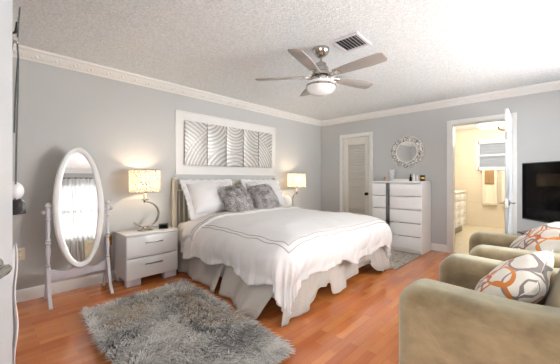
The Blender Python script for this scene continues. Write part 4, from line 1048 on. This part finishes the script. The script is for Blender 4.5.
# ------------------------------------------------------------------ bathroom
va = thing('vanity', 'white bathroom vanity with drawers beyond the doorway', 'vanity', (6.75, 1.72, 0))
VX0, VX1, VF, VB = -1.15, 0.95, -0.27, 0.279
bm = bm_new(); box2(bm, (VX0, VF+0.02, 0.16), (VX1, VB, 0.88)); obj('carcass', bm, 'white', va)
bm = bm_new(); box2(bm, (VX0, VF+0.07, 0.0), (VX1-0.05, VB, 0.16)); obj('toe_kick', bm, 'grey_gap', va)
bm = bm_new(); box2(bm, (VX0-0.01, VF-0.015, 0.88), (VX1+0.015, VB, 0.915), 0.004); obj('countertop', bm, 'porcelain', va)
for xa, xb in ((-1.14, -0.62), (-0.61, -0.10), (-0.09, 0.42), (0.43, 0.94)):
    for i in range(4):
        z0 = 0.17+i*0.176; bm = bm_new(); box2(bm, (xa, VF, z0), (xb, VF+0.02, z0+0.168), 0.003)
        box2(bm, (xa+0.03, VF-0.004, z0+0.03), (xb-0.03, VF, z0+0.138), 0.002); dw = obj('drawer', bm, 'white', va)
        bm = bm_new(); sphere(bm, ((xa+xb)/2, VF-0.02, z0+0.084), 0.011, 12, 8); tube(bm, [((xa+xb)/2, VF, z0+0.084), ((xa+xb)/2, VF-0.02, z0+0.084)], 0.006, 8); obj('knob', bm, 'chrome', dw)
tb = thing('towel_rail', 'chrome towel rail on the bathroom back wall below the window', 'towel rail', (BX, 0.96, 1.36))
bm = bm_new(); tube(bm, [(-0.06, -0.36, 0), (-0.06, 0.36, 0)], 0.010, 10); obj('rail', bm, 'chrome', tb)
for s in (-1, 1):
    bm = bm_new(); tube(bm, [(0, s*0.34, 0), (-0.06, s*0.34, 0)], 0.009, 10); box2(bm, (-0.012, s*0.34-0.025, -0.025), (0, s*0.34+0.025, 0.025), 0.003); obj('bracket', bm, 'chrome', tb)
def towel(name, yc, w, drop, dx, mat, label, grp):
    t_ = thing(name, label, 'towel', (BX-0.06, yc, 1.36), group=grp)
    def f(u, v):
        y = (u-0.5)*w; s = v*2-1
        x = -(0.014+dx)*math.sin(min(1, abs(s)*6)*PI/2)*(-1 if s > 0 else 1); z = 0.014+dx-max(0, abs(s)-0.08)*drop/0.92
        if s > 0: x = min(x, 0.045)
        return Vector((x+0.006*math.sin(u*14+v*3)*min(1, abs(s)*2)*(0.4 if s > 0 else 1), y, z))
    bm = bm_new(); grid(bm, 24, 40, f); o_ = obj('towel_cloth', bm, mat, t_, smooth=180); solid(o_, 0.007)
    bm = bm_new(); zz = -drop+0.08; box2(bm, (-0.024-dx, -w/2, zz-0.02), (-0.016-dx, w/2, zz+0.02), 0.002); obj('woven_band', bm, mat, o_)
    return t_
towel('bath_towel', 1.12, 0.29, 0.84, 0.0, 'towel', 'long cream towel on the left of the bathroom rail', 'bathroom towels')
towel('bath_towel', 0.765, 0.24, 0.84, 0.0, 'towel', 'cream towel on the right of the bathroom rail beside the open door', 'bathroom towels')
towel('hand_towel', 1.12, 0.19, 0.34, 0.016, 'towel_brown', 'small tan towel folded over the long cream towel', 'bathroom towels')
bl_ = thing('ceiling_light', 'lit round dome light on the bathroom ceiling', 'ceiling light', (7.95, 1.02, H))
bm = bm_new(); lathe(bm, [(0.285, 0), (0.285, -0.02), (0.265, -0.03), (0.25, -0.03)], 40); obj('light_base', bm, 'porcelain', bl_)
bm = bm_new(); lathe(bm, [(0.268, -0.022), (0.255, -0.060), (0.20, -0.10), (0.11, -0.128), (0.003, -0.136)], 40); obj('glass_dome', bm, 'bath_dome', bl_)
point('bathroom_light', (7.3, 0.90, H-0.32), 58, (1.0, 0.93, 0.82), 0.15)
